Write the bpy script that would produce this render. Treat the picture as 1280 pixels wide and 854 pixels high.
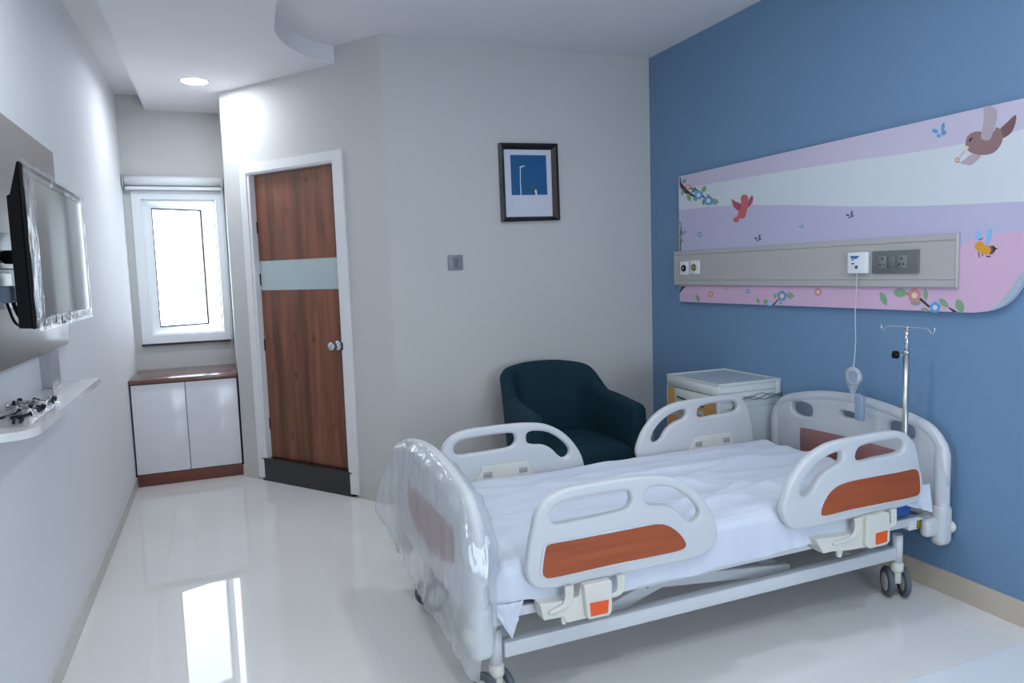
import bpy, bmesh, math, random
from mathutils import Vector, Matrix, noise
random.seed(7)
for _o in list(bpy.data.objects): bpy.data.objects.remove(_o)
SC = bpy.context.scene
COL = SC.collection

# ------------------------------------------------------------------ camera
F_PX = 905.571
RT = Vector((0.92744223, -0.37261811, -0.03172766))
UP = Vector((0.0651622, 0.07747751, 0.99486236))
FW = Vector((0.36824556, 0.92474482, -0.09613653))
CAM = Vector((0, 0, 1.4))
cd = bpy.data.cameras.new('camera'); co = bpy.data.objects.new('camera', cd); COL.objects.link(co)
cd.sensor_width = 36; cd.lens = F_PX / 1280 * 36; cd.clip_start = 0.02
m = Matrix.Identity(4)
for i in range(3):
    m[i][0] = RT[i]; m[i][1] = UP[i]; m[i][2] = -FW[i]; m[i][3] = CAM[i]
co.matrix_world = m
SC.camera = co

# ------------------------------------------------------------------ sky, exposure
w = bpy.data.worlds.new('sky'); SC.world = w; w.use_nodes = True
bg = w.node_tree.nodes['Background']
bg.inputs['Color'].default_value = (0.77, 0.88, 1.0, 1); bg.inputs['Strength'].default_value = 7.2
SC.view_settings.view_transform = 'Standard'; SC.view_settings.look = 'None'
SC.view_settings.gamma = 1; SC.view_settings.use_curve_mapping = False
SC.view_settings.exposure = 0.42

# room planes
XL, XR, YB, YW, H, HS = -0.624, 2.737, 4.257, 6.108, 2.779, 2.678
YR = -1.6                                   # wall behind the camera
XS = -0.436                                 # edge of the lowered ceiling
D0 = Vector((0.075, 5.458)); DC = Vector((0.938, YB))      # the slanted door wall
DD = (DC - D0).normalized(); DN = Vector((DD.y, -DD.x))     # along it, and out into the room
FILL_WIN = (0.5, 2.2, 0.45, 1.9)          # opening for an unseen window added behind the camera for fill light

def portal(loc, rot, sx, sy):
    l = bpy.data.lights.new('window_portal', 'AREA'); l.shape = 'RECTANGLE'; l.size = sx; l.size_y = sy
    l.cycles.is_portal = True
    o = bpy.data.objects.new('window_portal', l); COL.objects.link(o); o.location = loc; o.rotation_euler = rot
portal(((FILL_WIN[0]+FILL_WIN[1])/2, YR-0.12, (FILL_WIN[2]+FILL_WIN[3])/2), (math.radians(90), 0, 0), FILL_WIN[1]-FILL_WIN[0], FILL_WIN[3]-FILL_WIN[2])
portal((-0.25, YW+0.22, 1.51), (math.radians(-90), 0, 0), 0.62, 1.14)

# ------------------------------------------------------------------ pixel -> point on a known plane
def ray(px, py): return RT*((px-640)/F_PX) - UP*((py-427)/F_PX) + FW
def on(px, py, ax, val):
    d = ray(px, py); t = (val - CAM[ax]) / d[ax]; return CAM + d*t
def onX(px, py, v): return on(px, py, 0, v)
def onY(px, py, v): return on(px, py, 1, v)
def onZ(px, py, v): return on(px, py, 2, v)

# ------------------------------------------------------------------ materials
def lin(c):
    if isinstance(c, str):
        c = [int(c[i:i+2], 16)/255 for i in (1, 3, 5)]
    return tuple((x/12.92 if x <= .04045 else ((x+.055)/1.055)**2.4) for x in c) + (1,)
MAT = {}
def mat(name, col, rough=.5, metal=0, noise_amt=0.04, scale=8, bump=0, bscale=60, coat=0, emit=0, trans=0, spec=.5, sheen=0):
    M = bpy.data.materials.new(name); M.use_nodes = True; nt = M.node_tree; b = nt.nodes['Principled BSDF']
    c = lin(col)
    b.inputs['Roughness'].default_value = rough; b.inputs['Metallic'].default_value = metal
    b.inputs['Coat Weight'].default_value = coat; b.inputs['Coat Roughness'].default_value = .05
    b.inputs['Specular IOR Level'].default_value = spec
    b.inputs['Transmission Weight'].default_value = trans
    b.inputs['Sheen Weight'].default_value = sheen
    tc = nt.nodes.new('ShaderNodeTexCoord')
    n = nt.nodes.new('ShaderNodeTexNoise'); n.inputs['Scale'].default_value = scale; n.inputs['Detail'].default_value = 3
    nt.links.new(tc.outputs['Object'], n.inputs['Vector'])
    r = nt.nodes.new('ShaderNodeValToRGB')
    r.color_ramp.elements[0].position = .3; r.color_ramp.elements[1].position = .7
    r.color_ramp.elements[0].color = tuple(x*(1-noise_amt) for x in c[:3]) + (1,)
    r.color_ramp.elements[1].color = tuple(min(1, x*(1+noise_amt)) for x in c[:3]) + (1,)
    nt.links.new(n.outputs['Fac'], r.inputs['Fac']); nt.links.new(r.outputs['Color'], b.inputs['Base Color'])
    if bump:
        n2 = nt.nodes.new('ShaderNodeTexNoise'); n2.inputs['Scale'].default_value = bscale; n2.inputs['Detail'].default_value = 4
        nt.links.new(tc.outputs['Object'], n2.inputs['Vector'])
        bp = nt.nodes.new('ShaderNodeBump'); bp.inputs['Strength'].default_value = bump; bp.inputs['Distance'].default_value = .01
        nt.links.new(n2.outputs['Fac'], bp.inputs['Height']); nt.links.new(bp.outputs['Normal'], b.inputs['Normal'])
    if emit:
        b.inputs['Emission Color'].default_value = c; b.inputs['Emission Strength'].default_value = emit
    MAT[name] = M; return M
def wood(name, dark, mid, light, axis=2, stretch=14, scale=3.0, rough=.4, coat=.2, knots=False):
    M = bpy.data.materials.new(name); M.use_nodes = True; nt = M.node_tree; b = nt.nodes['Principled BSDF']
    b.inputs['Roughness'].default_value = rough; b.inputs['Coat Weight'].default_value = coat; b.inputs['Coat Roughness'].default_value = .2
    tc = nt.nodes.new('ShaderNodeTexCoord'); mp = nt.nodes.new('ShaderNodeMapping')
    s = [stretch]*3; s[axis] = 1.0
    mp.inputs['Scale'].default_value = s
    nt.links.new(tc.outputs['Object'], mp.inputs['Vector'])
    n = nt.nodes.new('ShaderNodeTexNoise'); n.inputs['Scale'].default_value = scale; n.inputs['Detail'].default_value = 6
    n.inputs['Distortion'].default_value = .6
    nt.links.new(mp.outputs['Vector'], n.inputs['Vector'])
    r = nt.nodes.new('ShaderNodeValToRGB'); e = r.color_ramp.elements
    e[0].position = .28; e[0].color = lin(dark); e[1].position = .72; e[1].color = lin(light)
    q = e.new(.5); q.color = lin(mid)
    nt.links.new(n.outputs['Fac'], r.inputs['Fac'])
    out = r.outputs['Color']
    if knots:                                 # broad staves of different tone and a few dark knots
        n3 = nt.nodes.new('ShaderNodeTexVoronoi'); n3.inputs['Scale'].default_value = 5.0
        mp3 = nt.nodes.new('ShaderNodeMapping'); mp3.inputs['Scale'].default_value = (1.3, 1.3, .8)
        nt.links.new(tc.outputs['Object'], mp3.inputs['Vector']); nt.links.new(mp3.outputs['Vector'], n3.inputs['Vector'])
        r3 = nt.nodes.new('ShaderNodeValToRGB'); r3.color_ramp.elements[0].position = .02; r3.color_ramp.elements[1].position = .17
        r3.color_ramp.elements[0].color = (.45, .42, .42, 1); r3.color_ramp.elements[1].color = (1, 1, 1, 1)
        nt.links.new(n3.outputs['Distance'], r3.inputs['Fac'])
        mx = nt.nodes.new('ShaderNodeMix'); mx.data_type = 'RGBA'; mx.blend_type = 'MULTIPLY'; mx.inputs['Factor'].default_value = 1
        nt.links.new(out, mx.inputs['A']); nt.links.new(r3.outputs['Color'], mx.inputs['B']); out = mx.outputs['Result']
        n4 = nt.nodes.new('ShaderNodeTexNoise'); n4.inputs['Scale'].default_value = 1.0
        mp4 = nt.nodes.new('ShaderNodeMapping'); mp4.inputs['Scale'].default_value = (7, 7, .15)
        nt.links.new(tc.outputs['Object'], mp4.inputs['Vector']); nt.links.new(mp4.outputs['Vector'], n4.inputs['Vector'])
        r4 = nt.nodes.new('ShaderNodeValToRGB'); r4.color_ramp.interpolation = 'LINEAR'
        r4.color_ramp.elements[0].position = .4; r4.color_ramp.elements[1].position = .55
        r4.color_ramp.elements[0].color = (.62, .6, .6, 1); r4.color_ramp.elements[1].color = (1.1, 1.1, 1.1, 1)
        nt.links.new(n4.outputs['Fac'], r4.inputs['Fac'])
        mx2 = nt.nodes.new('ShaderNodeMix'); mx2.data_type = 'RGBA'; mx2.blend_type = 'MULTIPLY'; mx2.inputs['Factor'].default_value = 1
        nt.links.new(out, mx2.inputs['A']); nt.links.new(r4.outputs['Color'], mx2.inputs['B']); out = mx2.outputs['Result']
    nt.links.new(out, b.inputs['Base Color'])
    MAT[name] = M; return M
def film(name, haze=.25, col=(.9, .93, .96), rough=.12, bump=.35, bscale=14, gloss=(.08, .42)):
    """clear plastic film: mostly see-through, hazy white, glossy"""
    M = bpy.data.materials.new(name); M.use_nodes = True; nt = M.node_tree
    for n in list(nt.nodes): nt.nodes.remove(n)
    out = nt.nodes.new('ShaderNodeOutputMaterial')
    tr = nt.nodes.new('ShaderNodeBsdfTransparent'); tr.inputs['Color'].default_value = (.97, .98, .99, 1)
    df = nt.nodes.new('ShaderNodeBsdfDiffuse'); df.inputs['Color'].default_value = col + (1,)
    tl = nt.nodes.new('ShaderNodeBsdfTranslucent'); tl.inputs['Color'].default_value = col + (1,)
    gl = nt.nodes.new('ShaderNodeBsdfGlossy'); gl.inputs['Roughness'].default_value = rough
    m0 = nt.nodes.new('ShaderNodeMixShader'); m0.inputs[0].default_value = .4
    nt.links.new(df.outputs[0], m0.inputs[1]); nt.links.new(tl.outputs[0], m0.inputs[2])
    m1 = nt.nodes.new('ShaderNodeMixShader'); m1.inputs[0].default_value = haze
    nt.links.new(tr.outputs[0], m1.inputs[1]); nt.links.new(m0.outputs[0], m1.inputs[2])
    fr = nt.nodes.new('ShaderNodeLayerWeight'); fr.inputs['Blend'].default_value = .25
    mr = nt.nodes.new('ShaderNodeMapRange'); mr.inputs['To Min'].default_value = gloss[0]; mr.inputs['To Max'].default_value = gloss[1]
    nt.links.new(fr.outputs['Facing'], mr.inputs['Value'])
    m2 = nt.nodes.new('ShaderNodeMixShader')
    nt.links.new(mr.outputs[0], m2.inputs[0]); nt.links.new(m1.outputs[0], m2.inputs[1]); nt.links.new(gl.outputs[0], m2.inputs[2])
    nt.links.new(m2.outputs[0], out.inputs[0])
    tc = nt.nodes.new('ShaderNodeTexCoord'); mp = nt.nodes.new('ShaderNodeMapping'); mp.inputs['Scale'].default_value = (1, 1, .35)
    nt.links.new(tc.outputs['Object'], mp.inputs['Vector'])
    ns = nt.nodes.new('ShaderNodeTexNoise'); ns.inputs['Scale'].default_value = bscale; ns.inputs['Detail'].default_value = 3
    ns.inputs['Distortion'].default_value = 1.2
    nt.links.new(mp.outputs['Vector'], ns.inputs['Vector'])
    bp = nt.nodes.new('ShaderNodeBump'); bp.inputs['Strength'].default_value = bump; bp.inputs['Distance'].default_value = .03
    nt.links.new(ns.outputs['Fac'], bp.inputs['Height'])
    nt.links.new(bp.outputs['Normal'], gl.inputs['Normal'])
    MAT[name] = M; return M

mat('wall_white', '#e9eaec', .7, noise_amt=.015, scale=2, bump=.03, bscale=180)
mat('wall_cream', '#cbcac8', .7, noise_amt=.015, scale=2, bump=.03, bscale=180)
mat('wall_blue', '#7193b4', .62, noise_amt=.02, scale=2, bump=.04, bscale=160)
mat('ceiling', '#e8e6e8', .8, noise_amt=.01, scale=2)
mat('tile_cream', '#e4e1dd', .022, noise_amt=.02, scale=1.5, spec=.26)
mat('tile_white', '#e8ebee', .10, noise_amt=.02, scale=2)
mat('grout', '#d0cdc8', .5)
mat('skirting', '#cbbfae', .22, noise_amt=.03, scale=3)
mat('skirting_white', '#c6c4bd', .35, noise_amt=.03, scale=3)
mat('white_paint', '#e6e6e6', .4, noise_amt=.01)
mat('upvc', '#eef1f3', .3, noise_amt=.01)
mat('granite', '#14181a', .25, noise_amt=.6, scale=120, coat=.3)
wood('door_wood', '#613824', '#7b4831', '#8a5539', 2, 9, 2.0, .42, .1, knots=True)
mat('door_strip', '#b2c1c3', .3, noise_amt=.02, metal=0)
mat('steel', '#c4c4c2', .28, 1, noise_amt=.03)
mat('chrome', '#d8dadc', .12, 1, noise_amt=.02)
mat('dark_metal', '#20242a', .4, .6)
mat('black_plastic', '#08090b', .45, noise_amt=.1, spec=.2)
mat('screen', '#151c20', .04, noise_amt=.02, spec=.55)
mat('laminate_white', '#e4e4e8', .22, noise_amt=.01, coat=.2)
wood('plinth_wood', '#4a2015', '#6b3424', '#7d4330', 0, 10, 3)
wood('top_wood', '#553027', '#6d4237', '#7e5145', 0, 10, 3, .22, .5)
mat('gap_dark', '#2a2624', .7)
mat('taupe', '#7a6e6a', .36, noise_amt=.03, scale=5, coat=.1)
mat('shelf_white', '#e2e0de', .2, noise_amt=.01, coat=.4)
mat('trunk_grey', '#a7a6aa', .4)
mat('navy', '#14333f', .8, noise_amt=.12, scale=160, bump=.12, bscale=400, spec=.25)
mat('leg_dark', '#15110f', .4)
mat('bed_plastic', '#d0d2d4', .36, noise_amt=.01)
mat('bed_cream', '#dcdad0', .38, noise_amt=.01)
mat('bed_metal', '#d6d9dc', .35, noise_amt=.01, coat=.1)
wood('rail_wood', '#93421e', '#a14c25', '#ab562c', 0, 16, 2.2, .6, 0)
wood('inlay_wood', '#7a2f22', '#92412f', '#a04c38', 1, 14, 2.4, .4, .1)
mat('orange', '#ec5a1c', .45, noise_amt=.02)
mat('tyre', '#5a6068', .5, noise_amt=.05)
mat('hub', '#d3d4cc', .45)
mat('sheet', '#d4d9e4', .85, noise_amt=.01, scale=3, bump=.12, bscale=9, sheen=.1)
mat('mattress_blue', '#1f58a8', .5, noise_amt=.03)
mat('brass', '#8c7f36', .35, .8)
mat('cabinet_plastic', '#cfd5d3', .38, noise_amt=.01)
mat('cabinet_top', '#aeb9c0', .35, noise_amt=.01)
mat('cardboard', '#c09258', .85, noise_amt=.07, scale=30)
film('film_foot', .38, gloss=(.06, .36), bump=.4, bscale=11)
film('film_head', .13, gloss=(.03, .2), bump=.4, bscale=12)
film('film_clear', .26, bump=.4, bscale=26)
film('film_tv', .04, bump=.4, bscale=30)
mat('frame_black', '#100c0c', .3, noise_amt=.2, coat=.3)
wood('frame_brown', '#1a0d0a', '#301812', '#3c2018', 2, 10, 6, .3, .3)
mat('mat_board', '#d2d6e2', .6)
mat('print_blue', '#1d5a8c', .3, noise_amt=.05)
mat('print_white', '#eef0f2', .5)
mat('print_green', '#2c6a4c', .5)
mat('switch_grey', '#868c90', .4)
mat('switch_dark', '#6c7276', .4)
mat('trunking', '#b9b6b4', .45, noise_amt=.01)
mat('trunking_groove', '#8b8a8a', .6)
mat('socket_grey', '#6b6f70', .45)
mat('socket_panel', '#7a7e7e', .45)
mat('hole', '#101112', .8)
mat('plate_white', '#eceff2', .35)
mat('label_blue', '#3a6fae', .5)
mat('label_dark', '#4a5560', .5)
mat('button_green', '#2f6a62', .4)
mat('cable', '#c3c9d0', .45)
mat('handset', '#8da0b8', .45)
mat('glass_grey', '#dfe9ee', .05)
M_ = bpy.data.materials.new('pane_glass'); M_.use_nodes = True
_nt = M_.node_tree
for _n in list(_nt.nodes): _nt.nodes.remove(_n)
_o = _nt.nodes.new('ShaderNodeOutputMaterial'); _t = _nt.nodes.new('ShaderNodeBsdfTransparent'); _g = _nt.nodes.new('ShaderNodeBsdfGlossy')
_t.inputs['Color'].default_value = (.97, .98, .99, 1); _g.inputs['Roughness'].default_value = .02
_f = _nt.nodes.new('ShaderNodeFresnel'); _f.inputs['IOR'].default_value = 1.45; _m = _nt.nodes.new('ShaderNodeMixShader')
_nt.links.new(_f.outputs[0], _m.inputs[0]); _nt.links.new(_t.outputs[0], _m.inputs[1]); _nt.links.new(_g.outputs[0], _m.inputs[2]); _nt.links.new(_m.outputs[0], _o.inputs[0])
MAT['pane_glass'] = M_
mat('lamp_glow', '#eef6ff', .5, emit=115)
# mural print inks
for k, c in dict(m_lav_top='#cfc6db', m_white='#d8dfe4', m_lav='#c3bfdb', m_pink='#dcb8d4', m_pale='#aebfc8', m_edge='#b8bdcc', m_red='#cf6468', m_red2='#b15064',
                 m_brown='#967676', m_brown2='#7a5a5c', m_wing='#b8abb4', m_leaf='#86ac88', m_leaf2='#668f6c', m_branch='#453238', m_blue='#62a4de', m_blue2='#9cd4ff',
                 m_yellow='#e2a132', m_black='#3a2c2c', m_rose='#dc9094', m_cream='#f0d8b8', m_purple='#5a4f80', m_teal='#6c9cc8', m_bluewing='#8fc0ec').items():
    mat(k, c, .38, noise_amt=.01)

# ------------------------------------------------------------------ mesh building
WM = {}                                             # world matrix of each empty / part
class MB:
    def __init__(s): s.v = []; s.f = []; s.mi = []; s.mats = []; s.sm = []; s.cur = 0; s.smooth = False
    def use(s, name, smooth=None):
        if name not in s.mats: s.mats.append(name)
        s.cur = s.mats.index(name)
        if smooth is not None: s.smooth = smooth
        return s
    def add(s, vs, fs, smooth=None):
        b = len(s.v); s.v += [Vector(p) for p in vs]
        for f in fs:
            s.f.append([b+i for i in f]); s.mi.append(s.cur); s.sm.append(s.smooth if smooth is None else smooth)
        return s
    def box(s, x0, x1, y0, y1, z0, z1, T=None):
        vs = [Vector((x, y, z)) for x in (x0, x1) for y in (y0, y1) for z in (z0, z1)]
        if T is not None: vs = [T @ p for p in vs]
        return s.add(vs, [(0,1,3,2),(4,6,7,5),(0,4,5,1),(2,3,7,6),(0,2,6,4),(1,5,7,3)], False)
    def rbox(s, x0, x1, y0, y1, z0, z1, r=.01, seg=3, T=None, smooth=True):
        bm = bmesh.new(); bmesh.ops.create_cube(bm, size=1)
        for q in bm.verts: q.co = Vector(((x0+x1)/2+(x1-x0)*q.co.x, (y0+y1)/2+(y1-y0)*q.co.y, (z0+z1)/2+(z1-z0)*q.co.z))
        bmesh.ops.bevel(bm, geom=bm.edges[:], offset=r, segments=seg, affect='EDGES', profile=.5)
        s.bm(bm, T, smooth); return s
    def bm(s, bm, T=None, smooth=True):
        bm.verts.index_update()
        s.add([(T @ q.co) if T is not None else q.co.copy() for q in bm.verts], [[q.index for q in f.verts] for f in bm.faces], smooth); bm.free()
    def tube(s, pts, r, seg=10, cap=True, closed=False):
        pts = [Vector(p) for p in pts]; n = len(pts); rs = r if isinstance(r, (list, tuple)) else [r]*n
        rings = []; prev = None
        for i, p in enumerate(pts):
            if closed: d = pts[(i+1) % n]-pts[i-1]
            else: d = pts[min(i+1, n-1)]-pts[max(i-1, 0)]
            d.normalize()
            if prev is None:
                a = Vector((0, 0, 1)) if abs(d.z) < .9 else Vector((1, 0, 0)); u = d.cross(a).normalized()
            else: u = (prev - d*prev.dot(d)).normalized()
            prev = u; v = d.cross(u)
            rings.append([p + (u*math.cos(2*math.pi*k/seg)+v*math.sin(2*math.pi*k/seg))*rs[i] for k in range(seg)])
        fs = []
        for i in range(n if closed else n-1):
            j = (i+1) % n
            for k in range(seg): fs.append((i*seg+k, i*seg+(k+1) % seg, j*seg+(k+1) % seg, j*seg+k))
        s.add([q for rr in rings for q in rr], fs, True)
        if cap and not closed:
            b = len(s.v)-n*seg
            s.f += [list(range(b+seg-1, b-1, -1)), [b+(n-1)*seg+k for k in range(seg)]]; s.mi += [s.cur]*2; s.sm += [False]*2
        return s
    def lathe(s, prof, origin, axis=(0, 0, 1), seg=20):
        a = Vector(axis).normalized(); t = Vector((1, 0, 0)) if abs(a.x) < .9 else Vector((0, 1, 0)); u = a.cross(t).normalized(); v = a.cross(u); o = Vector(origin)
        vs = []; fs = []
        for r, hh in prof:
            for k in range(seg): vs.append(o + a*hh + (u*math.cos(2*math.pi*k/seg)+v*math.sin(2*math.pi*k/seg))*max(r, 1e-4))
        for i in range(len(prof)-1):
            for k in range(seg): fs.append((i*seg+k, i*seg+(k+1) % seg, (i+1)*seg+(k+1) % seg, (i+1)*seg+k))
        return s.add(vs, fs, True)
    def prism(s, poly, axis, a0, a1):
        """poly of 2D points in the two other axes, extruded along axis from a0 to a1"""
        def P(p, a): q = list(p); q.insert(axis, a); return q
        n = len(poly)
        vs = [P(p, a0) for p in poly]+[P(p, a1) for p in poly]
        return s.add(vs, [list(range(n))[::-1], [n+i for i in range(n)]]+[(i, (i+1) % n, n+(i+1) % n, n+i) for i in range(n)], False)
    def grid(s, fn, nu, nv, smooth=True, closed_u=False):
        vs = [fn(i/(nu if closed_u else nu-1), j/(nv-1)) for i in range(nu) for j in range(nv)]
        fs = [(i*nv+j, ((i+1) % nu)*nv+j, ((i+1) % nu)*nv+j+1, i*nv+j+1) for i in range(nu if closed_u else nu-1) for j in range(nv-1)]
        return s.add(vs, fs, smooth)
    def build(s, name, mname=None, parent=None, local=False, fix=True):
        me = bpy.data.meshes.new(name)
        vs = s.v
        if parent is not None and not local:
            inv = WM[parent].inverted(); vs = [inv @ p for p in vs]
        me.from_pydata([tuple(p) for p in vs], [], s.f)
        for n in (s.mats or [mname]): me.materials.append(MAT[n])
        if s.mats and mname and not s.mats: pass
        for p, i, q in zip(me.polygons, s.mi, s.sm): p.material_index = i if s.mats else 0; p.use_smooth = q
        if fix:
            bm = bmesh.new(); bm.from_mesh(me); bmesh.ops.recalc_face_normals(bm, faces=bm.faces); bm.to_mesh(me); bm.free()
        o = bpy.data.objects.new(name, me); COL.objects.link(o)
        if parent is not None: o.parent = parent; WM[o] = WM[parent]
        else: WM[o] = Matrix.Identity(4)
        return o
def tag(o, label=None, cat=None, group=None, kind=None):
    if label: o['label'] = label
    if cat: o['category'] = cat
    if group: o['group'] = group
    if kind: o['kind'] = kind
    return o
def thing(name, loc, label, cat, group=None, rz=0):
    o = bpy.data.objects.new(name, None); COL.objects.link(o); o.location = loc; o.rotation_euler = (0, 0, rz); o.empty_display_size = .1
    WM[o] = Matrix.Translation(Vector(loc)) @ Matrix.Rotation(rz, 4, 'Z')
    return tag(o, label, cat, group)
def copy_part(src, parent, loc=None, rot=None, scale=None):
    c = src.copy(); COL.objects.link(c); c.parent = parent; WM[c] = WM[parent]
    if loc is not None: c.location = loc
    if rot is not None: c.rotation_euler = rot
    if scale is not None: c.scale = scale
    for ch in src.children: copy_part(ch, c)
    return c
def smooth_loop(pts, n=8):
    out = []; N = len(pts)
    for i in range(N):
        p0, p1, p2, p3 = [Vector(pts[(i+k-1) % N]) for k in range(4)]
        for j in range(n):
            t = j/n
            out.append(.5*((2*p1)+(p2-p0)*t+(2*p0-5*p1+4*p2-p3)*t*t+(3*p1-p0-3*p2+p3)*t**3))
    return out
def smooth_path(pts, n=8):
    out = []; N = len(pts)
    for i in range(N-1):
        p0, p1, p2, p3 = [Vector(pts[min(max(i+k-1, 0), N-1)]) for k in range(4)]
        for j in range(n):
            t = j/n
            out.append(.5*((2*p1)+(p2-p0)*t+(2*p0-5*p1+4*p2-p3)*t*t+(3*p1-p0-3*p2+p3)*t**3))
    out.append(Vector(pts[-1])); return out
def plate_mesh(loops, thick, bevel, M):
    """flat plate with holes and rounded edges; loops in 2D, matrix M maps (u, v, w) to the target space"""
    cu = bpy.data.curves.new('tmp', 'CURVE'); cu.dimensions = '2D'; cu.fill_mode = 'BOTH'; cu.extrude = max(thick/2-bevel, 0); cu.bevel_depth = bevel; cu.bevel_resolution = 3
    cu.offset = -bevel
    for L in loops:
        sp = cu.splines.new('POLY'); sp.points.add(len(L)-1); sp.use_cyclic_u = True
        for q, p in zip(sp.points, L): q.co = (p[0], p[1], 0, 1)
    o = bpy.data.objects.new('tmp', cu); COL.objects.link(o)
    bpy.context.view_layer.update()
    me = bpy.data.meshes.new_from_object(o.evaluated_get(bpy.context.evaluated_depsgraph_get()))
    bpy.data.objects.remove(o); bpy.data.curves.remove(cu)
    bm = bmesh.new(); bm.from_mesh(me); bpy.data.meshes.remove(me)
    bmesh.ops.remove_doubles(bm, verts=bm.verts, dist=1e-5)
    bm.transform(M); bmesh.ops.recalc_face_normals(bm, faces=bm.faces)
    return bm
def plate(name, loops, thick, bevel, M, mname, parent, local=True):
    mb = MB(); mb.bm(plate_mesh(loops, thick, bevel, M), None, True)
    o = mb.build(name, mname, parent, local)
    # keep large faces flat, roll only over the rounded edge
    for e in (o.data,): e.set_sharp_from_angle(angle=math.radians(50)) if hasattr(e, 'set_sharp_from_angle') else None
    return o
XZ = lambda y: Matrix(((1, 0, 0, 0), (0, 0, 1, y), (0, 1, 0, 0), (0, 0, 0, 1)))      # (u,v,w)->(u, y+w, v)
YZ = lambda x: Matrix(((0, 0, 1, x), (1, 0, 0, 0), (0, 1, 0, 0), (0, 0, 0, 1)))      # (u,v,w)->(x+w, u, v)
def struct(o): o['kind'] = 'structure'; return o

# ================================================================== SETTING
# floor: slab with separate polished tiles
fl = struct(MB().box(XL-.1, XR+.1, YR-.1, YW+.1, -.12, -.0105).build('floor', 'grout'))
TS = 0.8
JY = 1.655; JX = 2.552
tile_cache = {}
def floor_tile(x0, x1, y0, y1, mname):
    key = (round(x1-x0, 4), round(y1-y0, 4), mname)
    if key not in tile_cache:
        sx, sy = (x1-x0)/2, (y1-y0)/2
        mb = MB(); mb.use(mname)
        vs = [(-sx, -sy, -.01), (sx, -sy, -.01), (sx, sy, -.01), (-sx, sy, -.01), (-sx, -sy, -.0002), (sx, -sy, -.0002), (sx, sy, -.0002), (-sx, sy, -.0002),
              (-sx+.0002, -sy+.0002, 0), (sx-.0002, -sy+.0002, 0), (sx-.0002, sy-.0002, 0), (-sx+.0002, sy-.0002, 0)]
        fs = [(0,3,2,1), (8,9,10,11)]
        for a, b in ((0, 4), (4, 8)):
            for k in range(4): fs.append((a+k, a+(k+1) % 4, b+(k+1) % 4, b+k))
        mb.add(vs, fs, False); o = mb.build('tile', None, fl, True); tile_cache[key] = o.data
    else:
        o = bpy.data.objects.new('tile', tile_cache[key]); COL.objects.link(o); o.parent = fl
    o.location = ((x0+x1)/2, (y0+y1)/2, 0)
G = .0006
def strips(lo, hi, ref, step):
    k = math.floor((lo-ref)/step); out = []
    while ref+k*step < hi:
        a, b = max(lo, ref+k*step), min(hi, ref+(k+1)*step)
        if b-a > .01: out.append((a, b))
        k += 1
    return out
for (ya, yb) in strips(JY, YW, JY, TS):
    for (xa, xb) in strips(XL, XR, JX+.31, TS):
        if yb > 4.9 and xa > 1.0: continue
        floor_tile(xa+.0001, xb-.0001, ya+.0001, yb-.0001, 'tile_cream')
for (ya, yb) in strips(YR, JY, JY, .6):
    for (xa, xb) in strips(XL, XR, JX, .6): floor_tile(xa+G, xb-G, ya+G, yb-G, 'tile_white')

# ceiling and the lowered part with its curved edge
ce = struct(MB().box(XL-.1, XR+.1, YR-.1, YW+.1, H, H+.1).build('ceiling', 'ceiling'))
edge = [(0.33, YR)] + [tuple(p) for p in smooth_path([(0.33, 3.4), (0.33, 3.608), (0.335, 3.85), (0.352, 4.08), (0.433, 4.292), (0.535, 4.43), (0.65, 4.52), (0.76, 4.57)], 6)]
poly = [(XS, YR)] + edge + [(0.78, 4.60), (0.40, 5.15), (0.10, YW), (XS, YW)]
mb = MB(); mb.prism([Vector(p) for p in poly], 2, HS, H-.0005)
struct(mb.build('lowered_ceiling', 'ceiling', ce))

# walls
struct(MB().box(XL-.12, XL, YR-.1, YW+.3, 0, H).build('wall_left', 'wall_white'))
struct(MB().box(XR, XR+.12, YR-.1, YB+.1, 0, H).build('wall_right', 'wall_blue'))
struct(MB().box(DC.x-.0005, XR+.12, YB, YB+.12, 0, H).build('wall_back', 'wall_cream'))
def dw(s, n, z): p = D0 + DD*s + DN*n; return Vector((p.x, p.y, z))      # point on the slanted wall: along, outwards, up
def dbox(mb, s0, s1, n0, n1, z0, z1):
    vs = [dw(s, n, z) for s in (s0, s1) for n in (n0, n1) for z in (z0, z1)]
    return mb.add(vs, [(0,1,3,2),(4,6,7,5),(0,4,5,1),(2,3,7,6),(0,2,6,4),(1,5,7,3)], False)
LW = (DC-D0).length
DS0, DS1, DZ1 = .215, 1.115, 2.125
mb = MB(); dbox(mb, 0, DS0, -.12, 0, 0, H); dbox(mb, DS1, LW, -.12, 0, 0, H); dbox(mb, DS0, DS1, -.12, 0, DZ1, H); dbox(mb, 0, LW, -.16, -.121, 0, H)  # last box: backing slab added behind the door to block leaking sky light
struct(mb.build('wall_slanted', 'wall_cream'))
struct(MB().box(D0.x, D0.x+.1, D0.y+.02, YW, 0, H).build('wall_alcove', 'wall_cream'))
WX0, WX1, WZ0, WZ1 = -.572, .064, .938, 2.085
mb = MB(); mb.box(XL, WX0, YW, YW+.24, 0, H); mb.box(WX1, .3, YW, YW+.24, 0, H); mb.box(WX0, WX1, YW, YW+.24, 0, WZ0); mb.box(WX0, WX1, YW, YW+.24, WZ1, H)
struct(mb.build('wall_window', 'wall_cream'))
rx0, rx1, rz0, rz1 = FILL_WIN
mb = MB(); mb.box(XL-.1, rx0, YR-.12, YR, 0, H); mb.box(rx1, XR+.1, YR-.12, YR, 0, H); mb.box(rx0, rx1, YR-.12, YR, 0, rz0); mb.box(rx0, rx1, YR-.12, YR, rz1, H)
struct(mb.build('wall_rear', 'wall_cream'))
mb = MB()
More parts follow.
